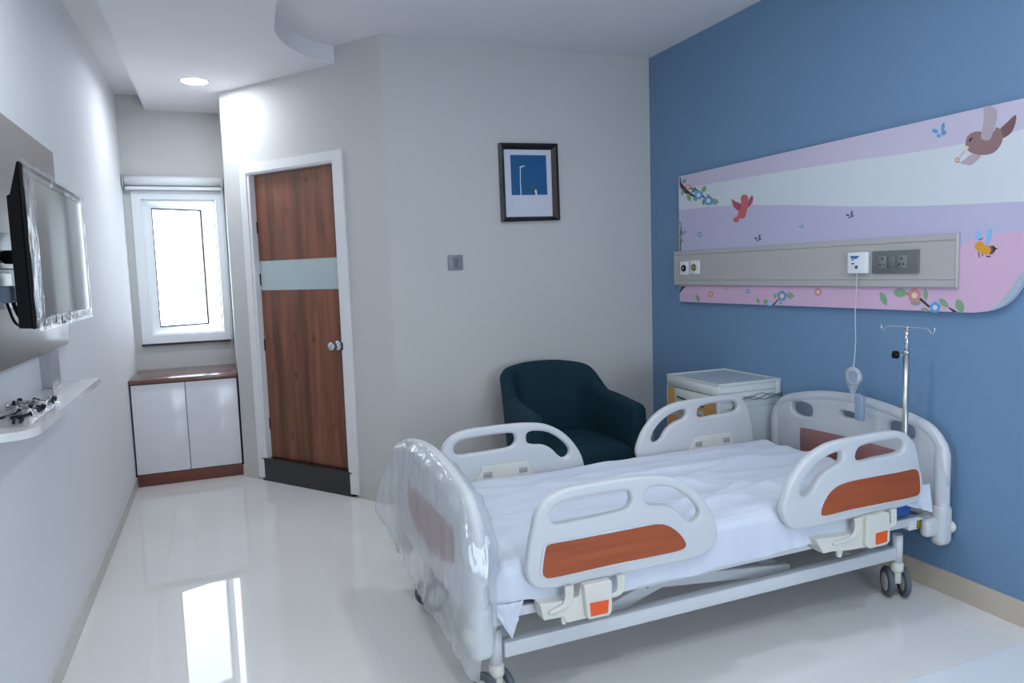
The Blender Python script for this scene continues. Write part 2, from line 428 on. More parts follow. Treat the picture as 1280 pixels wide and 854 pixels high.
for (a, b, c, d) in ((rx0, rx1, rz0, rz0+.05), (rx0, rx1, rz1-.05, rz1), (rx0, rx0+.05, rz0, rz1), (rx1-.05, rx1, rz0, rz1), ((rx0+rx1)/2-.03, (rx0+rx1)/2+.03, rz0, rz1)):
    mb.box(a, b, YR-.08, YR-.03, c, d)
w2 = struct(mb.build('fill_window', 'upvc'))  # added out of view to light the room from behind
for (a, b) in ((rx0+.05, (rx0+rx1)/2-.03), ((rx0+rx1)/2+.03, rx1-.05)): MB().box(a, b, YR-.058, YR-.052, rz0+.05, rz1-.05).build('pane', 'pane_glass', w2)

# baseboards
mb = MB(); mb.box(XL, XL+.012, YR, 5.48, 0, .075); b_ = mb.build('baseboard_left', 'skirting_white'); struct(b_)
mb = MB(); mb.box(XR-.012, XR, YR, YB, 0, .098); struct(mb.build('baseboard_right', 'skirting'))
mb = MB(); mb.box(DC.x, XR-.012, YB-.011, YB, 0, .085); struct(mb.build('baseboard_back', 'skirting_white'))
mb = MB(); dbox(mb, 0, .17, 0, .01, 0, .085); dbox(mb, 1.16, LW-.005, 0, .01, 0, .085); struct(mb.build('baseboard_slanted', 'skirting_white'))

# window 1: outer frame, casement opened outwards, sill line
wn = bpy.data.objects.new('window_1', None); COL.objects.link(wn); wn.location = (-.25, YW, WZ0); WM[wn] = Matrix.Translation((-.25, YW, WZ0)); struct(wn)
def fr4(mb, x0, x1, z0, z1, wd, y0, y1):
    mb.box(x0, x0+wd, y0, y1, z0, z1); mb.box(x1-wd, x1, y0, y1, z0, z1); mb.box(x0+wd, x1-wd, y0, y1, z0, z0+wd); mb.box(x0+wd, x1-wd, y0, y1, z1-wd, z1); return mb
fr4(MB(), WX0-.001, WX1+.001, WZ0-.001, WZ1+.001, .062, YW-.012, YW+.06).build('window_frame', 'upvc', wn)
fr4(MB(), WX0+.062, WX1-.062, WZ0+.062, WZ1-.062, .012, YW+.02, YW+.055).build('window_bead', 'upvc', wn)
MB().box(WX0-.005, WX1, YW-.03, YW+.01, WZ0-.012, WZ0+.003).build('window_sill', 'granite', wn)
hx, hy, sw = WX0+.075, YW+.05, .48
ang = math.radians(24)
Ts = Matrix.Translation((hx, hy, 0)) @ Matrix.Rotation(ang, 4, 'Z')
def sb(mb, x0, x1, z0, z1): mb.box(x0, x1, 0, .05, z0, z1, Ts)
z0s, z1s = WZ0+.07, WZ1-.07
mb = MB(); sb(mb, 0, .055, z0s, z1s); sb(mb, sw-.055, sw, z0s, z1s); sb(mb, .055, sw-.055, z0s, z0s+.055); sb(mb, .055, sw-.055, z1s-.055, z1s)
sash = mb.build('casement_sash', 'upvc', wn)
mb = MB()
for (a, b, c, d) in ((.052, .058, z0s+.052, z1s-.052), (sw-.060, sw-.050, z0s+.052, z1s-.052), (.052, sw-.052, z0s+.050, z0s+.060), (.052, sw-.052, z1s-.060, z1s-.050)):
    mb.box(a, b, -.003, .004, c, d, Ts)
mb.build('gasket', 'black_plastic', sash)
mb = MB(); mb.box(.056, sw-.056, .02, .026, z0s+.056, z1s-.056, Ts); mb.build('pane', 'pane_glass', sash)

# door 1 in the slanted wall
dr = bpy.data.objects.new('door_1', None); COL.objects.link(dr); p_ = dw(.66, 0, 0); dr.location = p_; WM[dr] = Matrix.Translation(p_); struct(dr)
mb = MB()
FO0, FO1, FZ = .175, 1.138, 2.17
DI0, DI1, DTOP = .262, 1.048, 2.100
dbox(mb, FO0, .238, -.004, .014, .02, FZ); dbox(mb, 1.066, FO1, -.004, .014, .02, FZ); dbox(mb, .238, 1.066, -.004, .014, 2.112, FZ)
dbox(mb, .238, DI0, -.12, .006, .15, 2.112); dbox(mb, DI1, 1.066, -.12, .006, .15, 2.112); dbox(mb, DI0, DI1, -.12, .006, DTOP, 2.112)
mb.build('door_frame', 'white_paint', dr)
nb, nf = -.075, -.035
dl = dbox(MB(), DI0+.004, DI1-.004, nb, nf, 1.524, DTOP-.004).build('door_leaf_panel', 'door_wood', dr)
dbox(MB(), DI0+.004, DI1-.004, nb, nf-.001, 1.326, 1.524).build('door_strip', 'door_strip', dr)
dbox(MB(), DI0+.004, DI1-.004, nb, nf, .163, 1.326).build('door_leaf_panel', 'door_wood', dr)
kp = dw(.975, nf, .965); kn = Vector((DN.x, DN.y, 0))
kb = MB().lathe([(0, .0), (.033, .0), (.034, .004), (.028, .012), (.013, .016), (.012, .03), (.018, .036), (.027, .046), (.03, .058), (.027, .068), (.015, .075), (0, .076)], kp, kn, 24).build('door_knob', 'chrome', dr)
dbox(MB(), 1.052, 1.068, .006, .0155, .945, .99).build('strike_plate', 'dark_metal', dr)
for zz in (1.75, 1.40, .95, .40):
    o = MB().tube([dw(DI0+.004, nf+.001, zz-.04), dw(DI0+.004, nf+.001, zz+.04)], .0045, 8).build('hinge', 'dark_metal', dr)
st = thing('door_step', dw(.64, 0, 0), 'black granite step under the wooden door', 'step')
del st['label'], st['category']; st.name = 'trim_1'; struct(st)
dbox(MB(), .215, 1.083, -.11, .012, 0, .150).build('step_riser', 'granite', st)
dbox(MB(), .213, 1.085, -.113, .014, .150, .160).build('step_tread', 'granite', st)

# ================================================================== THINGS ON THE LEFT
# downlight
def downlight(x, y, z, label):
    t = thing('recessed_downlight', (x, y, z), label, 'light', 'round recessed ceiling lights')
    MB().lathe([(.092, -.001), (.094, -.004), (.088, -.007), (.078, -.005), (.076, -.001)], (x, y, z), (0, 0, 1), 32).build('rim', 'white_paint', t)
    mb = MB(); mb.lathe([(0, -.004), (.077, -.004)], (x, y, z), (0, 0, 1), 32); mb.build('diffuser', 'lamp_glow', t)
    return t
downlight(-.069, 5.169, HS, 'round recessed ceiling light glowing above the alcove by the window')

for (x, y, z, l) in ((-.069, 2.35, HS, 'unseen fill light added in the lowered ceiling above the wall shelf'), (-.069, .2, HS, 'unseen fill light added in the lowered ceiling behind the camera'), (1.2, 2.15, H, 'unseen fill light added in the ceiling above the middle of the bed'), (1.2, .4, H, 'unseen fill light added in the ceiling in front of the fill window'), (2.0, .9, H, 'unseen fill light added over the floor between bed and fill window')):  # unseen ceiling lights added to brighten the room
    downlight(x, y, z, l)

# low cabinet under the window
CY = 5.487
cb = thing('low_cabinet', (-.277, 5.8, 0), 'low white two-door cabinet with brown wood top under the window', 'cabinet')
MB().box(XL+.004, .066, CY+.024, YW-.004, .085, .712).build('carcass', 'gap_dark', cb)
MB().box(XL+.012, .066, CY+.006, YW-.01, 0.0, .083).build('plinth', 'plinth_wood', cb)
MB().rbox(XL+.003, .069, CY-.008, YW-.003, .714, .744, .003, 2).build('top', 'top_wood', cb)
for (a, b) in ((XL+.012, -.2765), (-.2725, .062)):
    MB().rbox(a, b, CY, CY+.02, .088, .708, .002, 2).build('door', 'laminate_white', cb)

# roller blind above the window
rb = thing('roller_blind', (-.27, YW-.05, 2.1), 'rolled-up white roller blind mounted above the alcove window', 'blind')
MB().tube([(XL+.02, YW-.05, 2.155), (.058, YW-.05, 2.155)], .034, 20).build('fabric_roll', 'upvc', rb)
MB().rbox(XL+.02, .058, YW-.056, YW-.044, 2.088, 2.112, .004, 2).build('bottom_bar', 'upvc', rb)
for x in (XL+.010, .064): MB().rbox(x-.006, x+.006, YW-.09, YW-.002, 2.105, 2.195, .003, 2).build('bracket', 'trunk_grey', rb)
mb = MB(); mb.tube([(.052, YW-.088, 2.14), (.05, YW-.09, 1.6), (.05, YW-.09, .80), (.054, YW-.088, .775), (.058, YW-.09, .80), (.058, YW-.09, 1.6), (.058, YW-.088, 2.14)], .0022, 6)
mb.build('pull_cord', 'cable', rb)

# tall laminate panel behind the television
Z0P, Z1P, YP = 1.158, 1.948, 3.53
tp = thing('wall_panel', (XL, 2.3, Z0P), 'taupe glossy laminate panel on the left wall behind the television', 'panel')
out = [(1.0, Z0P), (YP-.05, Z0P), (YP-.015, Z0P+.015), (YP, Z0P+.05), (YP, Z1P), (1.0, Z1P)]
MB().prism([Vector(p) for p in out], 0, XL+.0005, XL+.018).build('panel_board', 'taupe', tp)
MB().box(XL+.001, XL+.034, 3.05, 3.20, 1.031, Z0P).build('cable_duct', 'trunk_grey', tp)

# wall shelf
SZ = 1.03
sh = thing('wall_shelf', (XL, 2.7, SZ-.02), 'glossy white wall shelf with a rounded corner below the television', 'shelf')
xf = -.470
pl = [(XL+.001, 3.285), (xf, 3.285), (xf, 2.26)] + [(xf-.06+.06*math.cos(a), 2.26-.09*math.sin(a)) for a in [math.pi/2*k/8 for k in range(1, 9)]] + [(XL+.001, 2.135)]
MB().prism([Vector(p) for p in pl], 2, SZ-.022, SZ).build('shelf_board', 'shelf_white', sh)
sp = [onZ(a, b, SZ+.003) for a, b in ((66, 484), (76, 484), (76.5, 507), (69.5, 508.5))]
lst = MB().add(sp+[Vector((p.x, p.y, SZ+.0006)) for p in sp], [(0,1,2,3),(7,6,5,4),(0,4,5,1),(1,5,6,2),(2,6,7,3),(3,7,4,0)], False).build('reflection_strip', 'plate_white')  # thin white slab put in for a bright reflection on the glossy shelf
tag(lst, 'narrow white strip standing in for a bright reflection on the wall shelf', 'strip')

# bag of fittings on the shelf
bgx = thing('fittings_bag', (-.55, 2.45, SZ), 'clear plastic bag of dark screws and brackets lying on the wall shelf', 'bag')
rnd = random.Random(3)
for k in range(34):
    x = -.60+.10*rnd.random(); y = 2.29+.32*rnd.random(); a = rnd.random()*3.1; L = .02+.025*rnd.random()
    dx, dy = math.cos(a)*L*.6, math.sin(a)*L
    x = min(max(x, -.60+abs(dx)), -.505-abs(dx)); zc = SZ+.009+.012*rnd.random()
    mb = MB(); mb.tube([(x-dx, y-dy, zc), (x+dx, y+dy, zc+.004)], .004, 6); mb.lathe([(0, 0), (.008, 0), (.008, .004), (0, .005)], (x+dx, y+dy, zc+.004), (dx, dy, .004), 8)
    mb.build('screw', 'dark_metal' if k % 3 else 'steel', bgx)
def bagfn(u, v):
    x = -.61+.115*u; y = 2.25+.40*v; e = min(u, 1-u, v, 1-v)*2
    return Vector((x+.006*noise.noise(Vector((u*6, v*9, 1))), y, SZ+.003+.032*min(1, e*2.4)*(.7+.5*noise.noise(Vector((u*5, v*8, 4))))))
MB().grid(bagfn, 18, 34).build('bag_film', 'film_clear', bgx)

# television on a bracket
o_ = .16
XT = XL+o_
tv = thing('television', (XT-.03, 2.72, 1.285), 'black flat television still wrapped in clear film on the left wall', 'television')
ty0, ty1, tz0, tz1 = 2.262, 3.135, 1.287, 1.728
MB().rbox(XT-.009, XT, ty0, ty1, tz0, tz1, .004, 3).build('body', 'black_plastic', tv)
mb = MB(); mb.prism([Vector((XT-.009, tz1-.002)), Vector((XT-.009, tz0+.002)), Vector((XT-.038, tz0+.004)), Vector((XT-.038, tz1-.09)), Vector((XT-.030, tz1-.085))], 1, ty0+.003, ty1-.003)
mb.build('rear_housing', 'black_plastic', tv)
MB().box(XT+.0003, XT+.0016, ty0+.014, ty1-.014, tz0+.022, tz1-.014).build('screen', 'screen', tv)
MB().rbox(XT-.02, XT-.004, ty0+.36, ty0+.48, tz0-.006, tz0+.001, .002, 1).build('sensor', 'black_plastic', tv)
# crumpled film left along the edges
def fil(y0, y1, z0, z1, name, n=26, mq=8, off=.006):
    def fn(u, v):
        y = y0+(y1-y0)*u; z = z0+(z1-z0)*v
        return Vector((XT+off+.004*noise.noise(Vector((y*20, z*20, 2)))+.0015*noise.noise(Vector((y*50, z*50, 7))), y+.004*noise.noise(Vector((u*30, v*4, 9))), z+.005*noise.noise(Vector((u*24, v*3, 5)))))
    return MB().grid(fn, n, mq).build(name, 'film_tv', tv)
fil(ty0-.012, ty1+.012, tz0-.008, tz0+.028, 'film', 60, 8); fil(ty0-.012, ty1+.03, tz1-.03, tz1+.006, 'film', 60, 8); fil(ty0-.008, ty0+.10, tz0, tz1, 'film', 14, 40); fil(ty1-.01, ty1+.012, tz0, tz1, 'film', 4, 40)
bk = thing('tv_bracket', (XL+.02, 2.55, 1.35), 'black metal wall bracket holding the television', 'bracket')
MB().rbox(XL+.019, XL+.032, 2.36, 2.70, 1.455, 1.565, .003, 1).build('wall_plate', 'dark_metal', bk)
MB().rbox(XT-.052, XT-.0385, 2.42, 2.76, 1.40, 1.56, .003, 1).build('screen_plate', 'dark_metal', bk)
mb = MB(); mb.rbox(XL+.032, XT-.052, 2.56, 2.60, 1.47, 1.51, .003, 1); mb.build('arm', 'dark_metal', bk)
# power adapter and cables under the bracket
ad = thing('wall_socket', (XL+.02, 2.5, 1.3), 'white plug and adapter wrapped in film on the panel beside the television', 'socket')
MB().rbox(XL+.0185, XL+.028, 2.47, 2.66, 1.335, 1.445, .004, 2).build('plate', 'plate_white', ad)
MB().rbox(XL+.028, XL+.058, 2.50, 2.60, 1.355, 1.405, .008, 2).build('adapter', 'handset', ad)
pts = smooth_path([(XL+.05, 2.55, 1.355), (XL+.06, 2.57, 1.31), (XL+.075, 2.62, 1.30), (XL+.085, 2.66, 1.33), (XT-.042, 2.68, 1.37)], 6)
MB().tube(pts, .006, 7).build('cable', 'black_plastic', ad)
pts = smooth_path([(XL+.04, 2.52, 1.36), (XL+.06, 2.50, 1.30), (XL+.07, 2.56, 1.285), (XL+.08, 2.60, 1.32), (XT-.042, 2.62, 1.34)], 6)
MB().tube(pts, .004, 7).build('cable', 'black_plastic', ad)

# ================================================================== BACK WALL
pc = thing('framed_picture', (1.85, YB-.02, 1.72), 'dark framed picture of a street lamp against a blue sky on the back wall', 'picture')
yf = YB-.028
def q4(pts, y): return [onY(a, b, y) for a, b in pts]
ou = q4([(624, 178.5), (697, 179.5), (700.5, 275), (628, 277.5)], yf)
inn = q4([(630.5, 186.3), (689.5, 187.2), (692, 270.2), (634, 271.2)], yf)
fmats = ['frame_black', 'frame_brown', 'frame_black', 'frame_black']
for k in range(4):
    a, b, c, d = ou[k], ou[(k+1) % 4], inn[(k+1) % 4], inn[k]
    mb = MB(); back = [Vector((p.x, YB-.001, p.z)) for p in (a, b, c, d)]
    mid = [p+Vector((0, -.004, 0)) for p in ((a*.6+d*.4), (b*.6+c*.4))]
    low = [Vector((p.x, YB-.016, p.z)) for p in (c, d)]
    vs = [a, b, mid[1], mid[0], low[0], low[1]] + [back[0], back[1], back[2], back[3]]
    mb.add(vs, [(0, 1, 2, 3), (3, 2, 4, 5), (6, 7, 1, 0), (5, 4, 8, 9), (6, 9, 8, 7), (0, 3, 5, 9, 6), (1, 7, 8, 4, 2)], False)
    mb.build('frame_bar', fmats[k], pc)
ym = YB-.014
MB().add([Vector((p.x, ym, p.z)) for p in inn]+[Vector((p.x, YB-.002, p.z)) for p in inn], [(0,1,2,3),(7,6,5,4),(0,4,5,1),(1,5,6,2),(2,6,7,3),(3,7,4,0)], False).build('mount_board', 'mat_board', pc)
def flat(pts, y, name, mname, parent): 
    v = [onY(a, b, y) for a, b in pts]; return MB().add(v, [list(range(len(v)))], False).build(name, mname, parent)
C8 = lambda L: [(610+x/7.43, 170+y/7.43) for x, y in L]
pr = flat(C8([(205, 175), (538, 180), (552, 546), (220, 550)]), ym-.0006, 'print', 'print_blue', pc)
flat(C8([(297, 288), (303, 288), (303, 430), (312, 548), (304, 549), (297, 430)]), ym-.0012, 'printed_lamp_post', 'print_white', pr)
flat(C8([(293, 290), (300, 283), (340, 274), (342, 281), (305, 293), (294, 298)]), ym-.0012, 'printed_lamp_head', 'print_white', pr)
flat(C8([(432, 508), (445, 494), (453, 508), (452, 525), (458, 547), (440, 547), (440, 525)]), ym-.0012, 'printed_trunk', 'print_white', pr)
flat(C8([(386, 470), (408, 458), (432, 466), (440, 482), (425, 490), (400, 486)]), ym-.0012, 'printed_leaves', 'print_green', pr)

sx = [onY(a, b, YB-.012) for a, b in ((560, 319.2), (579, 337.2))]
ws = thing('wall_switch', ((sx[0].x+sx[1].x)/2, YB, sx[1].z), 'small square grey switch plate on the back wall', 'switch')
MB().rbox(sx[0].x, sx[1].x, YB-.012, YB-.0005, sx[1].z, sx[0].z, .003, 2).build('plate', 'switch_grey', ws)
cxs = (sx[0].x+sx[1].x)/2; czs = (sx[0].z+sx[1].z)/2
rk = MB().rbox(cxs-.014, cxs+.014, YB-.016, YB-.011, czs-.028, czs+.028, .002, 2).build('rocker', 'switch_dark', ws)

# armchair
AX, AY = 1.832, 3.80
ac = thing('armchair', (AX, AY, 0), 'dark teal tub armchair with curved back standing against the back wall', 'armchair', rz=math.radians(-2))
W2 = .352; YF, YK = -.34, .34
path = []                                   # outer line of the tub in plan: left arm tip, round the back, right arm tip
ctrl = [(-W2, YF), (-W2+.005, -.10), (-W2+.03, .12), (-W2+.09, .27), (-.16, YK), (0, YK+.005), (.16, YK), (W2-.09, .27), (W2-.03, .12), (W2-.005, -.10), (W2, YF)]
path = smooth_path(ctrl, 8); NP = len(path)
def topz(p):
    t = (p.y-.03)/(.29-.03); t = max(0, min(1, t)); s_ = t*t*(3-2*t)
    arm = .668-.03*max(0, min(1, (.0-p.y)/.34))
    crest = .838-.03*(abs(p.x)/.27)**2
    return arm*(1-s_)+crest*s_
rings = []
for i, p in enumerate(path):
    d = (path[min(i+1, NP-1)]-path[max(i-1, 0)]).normalized(); nrm = Vector((d.y, -d.x))   # inward
    if nrm.dot(-p) < 0 and abs(p.y) < .3: nrm = -nrm
    if nrm.dot(Vector((0, -.1))-p) < 0: nrm = -nrm
    zt = topz(p); th = .085+.02*(zt-.6)
    lean = .045*max(0, (zt-.62)/.22)
    outw = -nrm
    P3 = lambda n, z, l=0: Vector((p.x+nrm.x*n+outw.x*l, p.y+nrm.y*n+outw.y*l, z))
    rings.append([P3(.03, .13), P3(.01, .17), P3(.002, .34), P3(.0, zt-.09, lean*.7), P3(.004, zt-.03, lean), P3(.02, zt-.006, lean), P3(th*.5, zt, lean), P3(th-.018, zt-.006, lean), P3(th-.003, zt-.03, lean), P3(th, zt-.09, lean*.7), P3(th+.01, .36), P3(th, .15)])
mb = MB(); nr = len(rings[0]); b = []
fs = []
for i in range(NP-1):
    for k in range(nr-1): fs.append((i*nr+k, (i+1)*nr+k, (i+1)*nr+k+1, i*nr+k+1))
    fs.append((i*nr+nr-1, (i+1)*nr+nr-1, (i+1)*nr, i*nr))
fs += [list(range(nr)), [(NP-1)*nr+k for k in range(nr)][::-1]]
mb.add([q for r in rings for q in r], fs, True)
shell = mb.build('tub_shell', 'navy', ac, True)
bv = shell.modifiers.new('bevel', 'BEVEL'); bv.width = .012; bv.segments = 3; bv.limit_method = 'ANGLE'; bv.angle_limit = math.radians(60)
# seat: cushion and front rail, shaped to the tub
def seatfn(z0, z1, ins, yfr, rr, dome):
    base = [Vector((-W2+ins, yfr)), Vector((-W2+ins, .05)), Vector((-W2+ins+.05, .20)), Vector((-.15, .25)), Vector((.15, .25)), Vector((W2-ins-.05, .20)), Vector((W2-ins, .05)), Vector((W2-ins, yfr))]
    lp = smooth_path(base, 4); lp = lp + [Vector((W2-ins-(2*(W2-ins))*k/12, yfr-.012*math.sin(math.pi*k/12))) for k in range(1, 12)]
    c = Vector((0, -.04)); vs = []; N = len(lp)
    lv = [(1, z0), (1, z1-rr), (1-.12*rr/.03*.3, z1-rr*.3), (1-.1, z1)]
    for s_, z in lv: vs += [Vector((c.x+(p.x-c.x)*s_, c.y+(p.y-c.y)*s_, z)) for p in lp]
    vs += [Vector((c.x+(p.x-c.x)*.5, c.y+(p.y-c.y)*.5, z1+dome*.8)) for p in lp]; vs.append(Vector((c.x, c.y, z1+dome)))
    f = [(a*N+k, a*N+(k+1) % N, (a+1)*N+(k+1) % N, (a+1)*N+k) for a in range(4) for k in range(N)] + [(4*N+k, 4*N+(k+1) % N, 5*N) for k in range(N)] + [list(range(N))[::-1]]
    return MB().add(vs, f, True)
seatfn(.255, .415, .087, -.352, .04, .022).build('seat_cushion', 'navy', ac, True)
seatfn(.13, .252, .095, -.335, .006, 0).build('front_rail', 'navy', ac, True)
for sx_ in (-1, 1):
    for sy_ in (-.27, .24):
        xx = sx_*(.28 if sy_ < 0 else .22)
        MB().lathe([(0, 0), (.014, 0), (.022, .135), (0, .136)], (xx, sy_, 0), (0, 0, 1), 12).build('leg', 'leg_dark', ac, True)

# ================================================================== BLUE WALL
XM = XR-.026                                   # front of the printed panel
mu = thing('mural_panel', (XR, 2.85, 1.17), 'long printed wall panel with birds, bee and flowers on the blue wall', 'wall panel')
ZT = onX(900, 209.1, XM).z; ZBm = onX(1000, 384, XM).z
yl = onX(849, 300, XM).y
YE = 1.70                                       # right end of the panel, just past the frame
cur = [onX(a, b, XM) for a, b in ((1215, 391), (1238, 388.5), (1256, 381), (1270, 367), (1280, 350))]
cur = smooth_path([(p.y, p.z) for p in cur] + [(YE+.012, 1.40), (YE, 1.50)], 5)
outl = [Vector((yl, ZT)), Vector((yl, ZBm))] + [Vector((a.x, a.y)) for a in cur] + [Vector((YE, ZT))]
MB().use('m_lav').prism(outl, 0, XM, XR-.006).build('panel_board', None, mu)
MB().box(XR-.006, XR-.0005, YE+.1, yl-.1, ZBm+.1, ZT-.1).build('standoff', 'gap_dark', mu)
def yz(L, x): return [(lambda p: Vector((x, p.y, p.z)))(onX(a, b, XM)) for a, b in L]
def ink(mb, L, mname, layer=1, curve=0):
    pts = yz(L, XM-.0004*layer)
    if curve: pts = [Vector((XM-.0004*layer, p.x, p.y)) for p in smooth_loop([(q.y, q.z) for q in pts], curve)]
    mb.use(mname).add(pts, [list(range(len(pts)))], False)
def P2(y, z): return Vector((XM-.0004, y, z))
# broad colour bands of the print
top_b = [(849, 238), (872, 232), (888, 229.5), (956, 218), (1040, 204.5), (1060, 201.5), (1125, 193), (1189, 183), (1264, 166), (1280, 161.5)]
low_b = [(849, 263), (880, 259), (922, 256.5), (990, 256.5), (1060, 258), (1142, 258), (1193, 256), (1280, 252)]
tb = [onX(a, b, XM) for a, b in top_b]; lb = [onX(a, b, XM) for a, b in low_b]
def band(mb, up, lo, mname, layer):
    v = [Vector((XM-.0004*layer, p[0], p[1])) for p in up+lo[::-1]]; mb.use(mname).add(v, [list(range(len(v)))], False)
T_ = [(p.y, p.z) for p in tb]; T_[0] = (yl, T_[0][1]); T_.append((YE, T_[-1][1]-.03)); L_ = [(p.y, p.z) for p in lb]; L_[0] = (yl, L_[0][1]); L_.append((YE, L_[-1][1]+.005))
mb = MB(); band(mb, [(yl, ZT), (YE, ZT)], T_, 'm_lav_top', 1); mb.build('printed_band', None, mu)
mb = MB(); band(mb, T_, L_, 'm_white', 1); mb.build('printed_band', None, mu)
hill = [(849.5, 377.5), (856, 357), (880, 340), (960, 330), (1100, 322), (1190, 312), (1216, 300), (1244, 292), (1280, 288.5)]
hh = [(lambda p: (p.y, p.z))(onX(a, b, XM)) for a, b in hill] + [(YE, 1.50)]
pin = [(lambda p: (p.y, p.z))(onX(a, b, XM)) for a, b in ((1234, 389.2), (1248, 380), (1262, 363), (1280, 336))] + [(YE, 1.415)]
bot = [(yl-.004, ZBm)] + [(a.x, a.y) for a in cur]
pinkpoly = hh + pin[::-1] + [(lambda p: (p.y, p.z))(onX(1215, 391, XM)), (yl-.004, ZBm)]
mb = MB(); v = [Vector((XM-.0004, a, b)) for a, b in pinkpoly]; mb.use('m_pink').add(v, [list(range(len(v)))], False); mb.build('printed_hill', None, mu)
palepoly = pin + [(YE, 1.50)] + [(a.x, a.y) for a in cur][::-1][1:]
mb = MB(); v = [Vector((XM-.0004, a, b)) for a, b in palepoly]; mb.use('m_pale').add(v, [list(range(len(v)))], False); mb.build('printed_border', None, mu)

def ell(cx, cy, rx, ry, rot=0, n=12): return [(cx+rx*math.cos(t)*math.cos(rot)-ry*math.sin(t)*math.sin(rot), cy+rx*math.cos(t)*math.sin(rot)+ry*math.sin(t)*math.cos(rot)) for t in [2*math.pi*k/n for k in range(n)]]
def leaf(mb, cx, cy, L, Wd, rot, m='m_leaf', layer=3):
    pts = []
    for t in (0, .2, .45, .7, 1, .7, .45, .2): pass
    prof = [(0, 0), (.2, .75), (.45, 1), (.7, .8), (1, 0)]
    up = [((a-.5)*L, b*Wd/2) for a, b in prof]; dn = [((a-.5)*L, -b*Wd/2) for a, b in prof[-2:0:-1]]
    c, s = math.cos(rot), math.sin(rot)
    ink(mb, [(cx+x*c-y*s, cy+x*s+y*c) for x, y in up+dn], m, layer)
def flower(mb, cx, cy, r, m, centre='m_cream', layer=4):
    for k in range(5):
        a = 2*math.pi*k/5-.3; ink(mb, ell(cx+.55*r*math.cos(a)*.85, cy+.55*r*math.sin(a), r*.48, r*.52, a), m, layer+.05*k)
    ink(mb, ell(cx, cy, r*.42, r*.45), centre, layer+.6)
# blossom branch, upper left
S = lambda L: [(835+x/7.12, 200+y/7.12) for x, y in L]
mb = MB()
ink(mb, S([(105, 150), (112, 155), (118, 200), (150, 240), (195, 285), (250, 325), (260, 345), (230, 330), (150, 295), (110, 240), (104, 215)]), 'm_branch', 2)
ink(mb, S([(190, 240), (260, 262), (330, 330), (370, 365), (360, 372), (310, 330), (255, 275), (190, 252)]), 'm_branch', 2)
for (x, y, L, W, r, mm) in ((145, 190, 50, 34, 2.3, 'm_leaf'), (130, 290, 60, 28, 1.7, 'm_leaf'), (188, 335, 80, 40, 1.3, 'm_leaf'), (232, 268, 62, 40, 2.2, 'm_leaf2'), (320, 262, 70, 40, 2.1, 'm_leaf'), (245, 350, 45, 34, .6, 'm_leaf'), (318, 375, 62, 26, 1.7, 'm_leaf2'), (362, 322, 44, 30, .8, 'm_leaf'), (422, 372, 62, 58, 0, 'm_leaf')):
    leaf(mb, 835+x/7.12, 200+y/7.12, L/7.12, W/7.12, r, mm, 3)
flower(mb, 835+180/7.12, 200+243/7.12, 26/7.12, 'm_rose'); flower(mb, 835+275/7.12, 200+312/7.12, 40/7.12, 'm_blue', 'm_white'); flower(mb, 835+363/7.12, 200+362/7.12, 44/7.12, 'm_teal', 'm_white')
mb.build('printed_branch', None, mu)
# sprig on the left edge
mb = MB(); ink(mb, [(850.2, 314), (851.2, 314), (852.2, 290), (851.5, 278), (850.5, 290)], 'm_branch', 2)
for (x, y, L, W, r) in ((850.6, 280, 7, 3, 1.4), (855, 291, 7, 4, 2.4), (853, 301, 5, 3, .6), (851, 296, 6, 3, 1.2)): leaf(mb, x, y, L, W, r, 'm_leaf', 3)
mb.build('printed_sprig', None, mu)
# red bird
mb = MB()
ink(mb, S([(570, 345), (600, 370), (650, 388), (668, 420), (650, 452), (615, 445), (585, 415), (572, 380)]), 'm_red2', 2, 3)
ink(mb, S([(752, 315), (757, 360), (735, 405), (705, 425), (712, 390), (725, 345)]), 'm_red2', 2, 3)
ink(mb, S([(680, 308), (708, 320), (716, 360), (708, 420), (690, 500), (665, 522), (640, 522), (620, 555), (583, 545), (590, 515), (618, 500), (632, 450), (655, 420), (650, 350), (658, 318)]), 'm_red', 3, 3)
mb.build('printed_bird', None, mu)
# brown bird
Q = lambda L: [(1130+x/6.1, 110+y/6.1) for x, y in L]
mb = MB()
ink(mb, Q([(730, 320), (790, 260), (850, 205), (855, 250), (830, 325), (790, 365), (745, 380)]), 'm_brown2', 2, 3)
ink(mb, Q([(470, 430), (485, 370), (530, 338), (585, 332), (640, 345), (690, 330), (705, 300), (740, 320), (755, 380), (735, 440), (690, 490), (630, 510), (560, 508), (505, 490), (480, 462)]), 'm_brown', 3, 3)
ink(mb, Q([(612, 150), (650, 138), (690, 150), (712, 180), (705, 250), (680, 340), (660, 390), (625, 400), (590, 385), (592, 340), (612, 240)]), 'm_wing', 4, 3)
ink(mb, Q([(520, 505), (590, 515), (550, 560), (510, 590), (470, 582), (430, 572), (470, 540)]), 'm_wing', 2.5, 3)
ink(mb, Q([(475, 440), (495, 445), (498, 462), (480, 470), (450, 475)]), 'm_cream', 5)
ink(mb, Q([(497, 395), (520, 378), (528, 382), (515, 400), (503, 415)]), 'm_black', 5)
ink(mb, Q([(458, 480), (464, 484), (428, 530), (422, 524)]), 'm_wing', 2.2)
flower(mb, 1130+408/6.1, 110+550/6.1, 3.6, 'm_rose', 'm_white', 3); mb.build('printed_bird', None, mu)
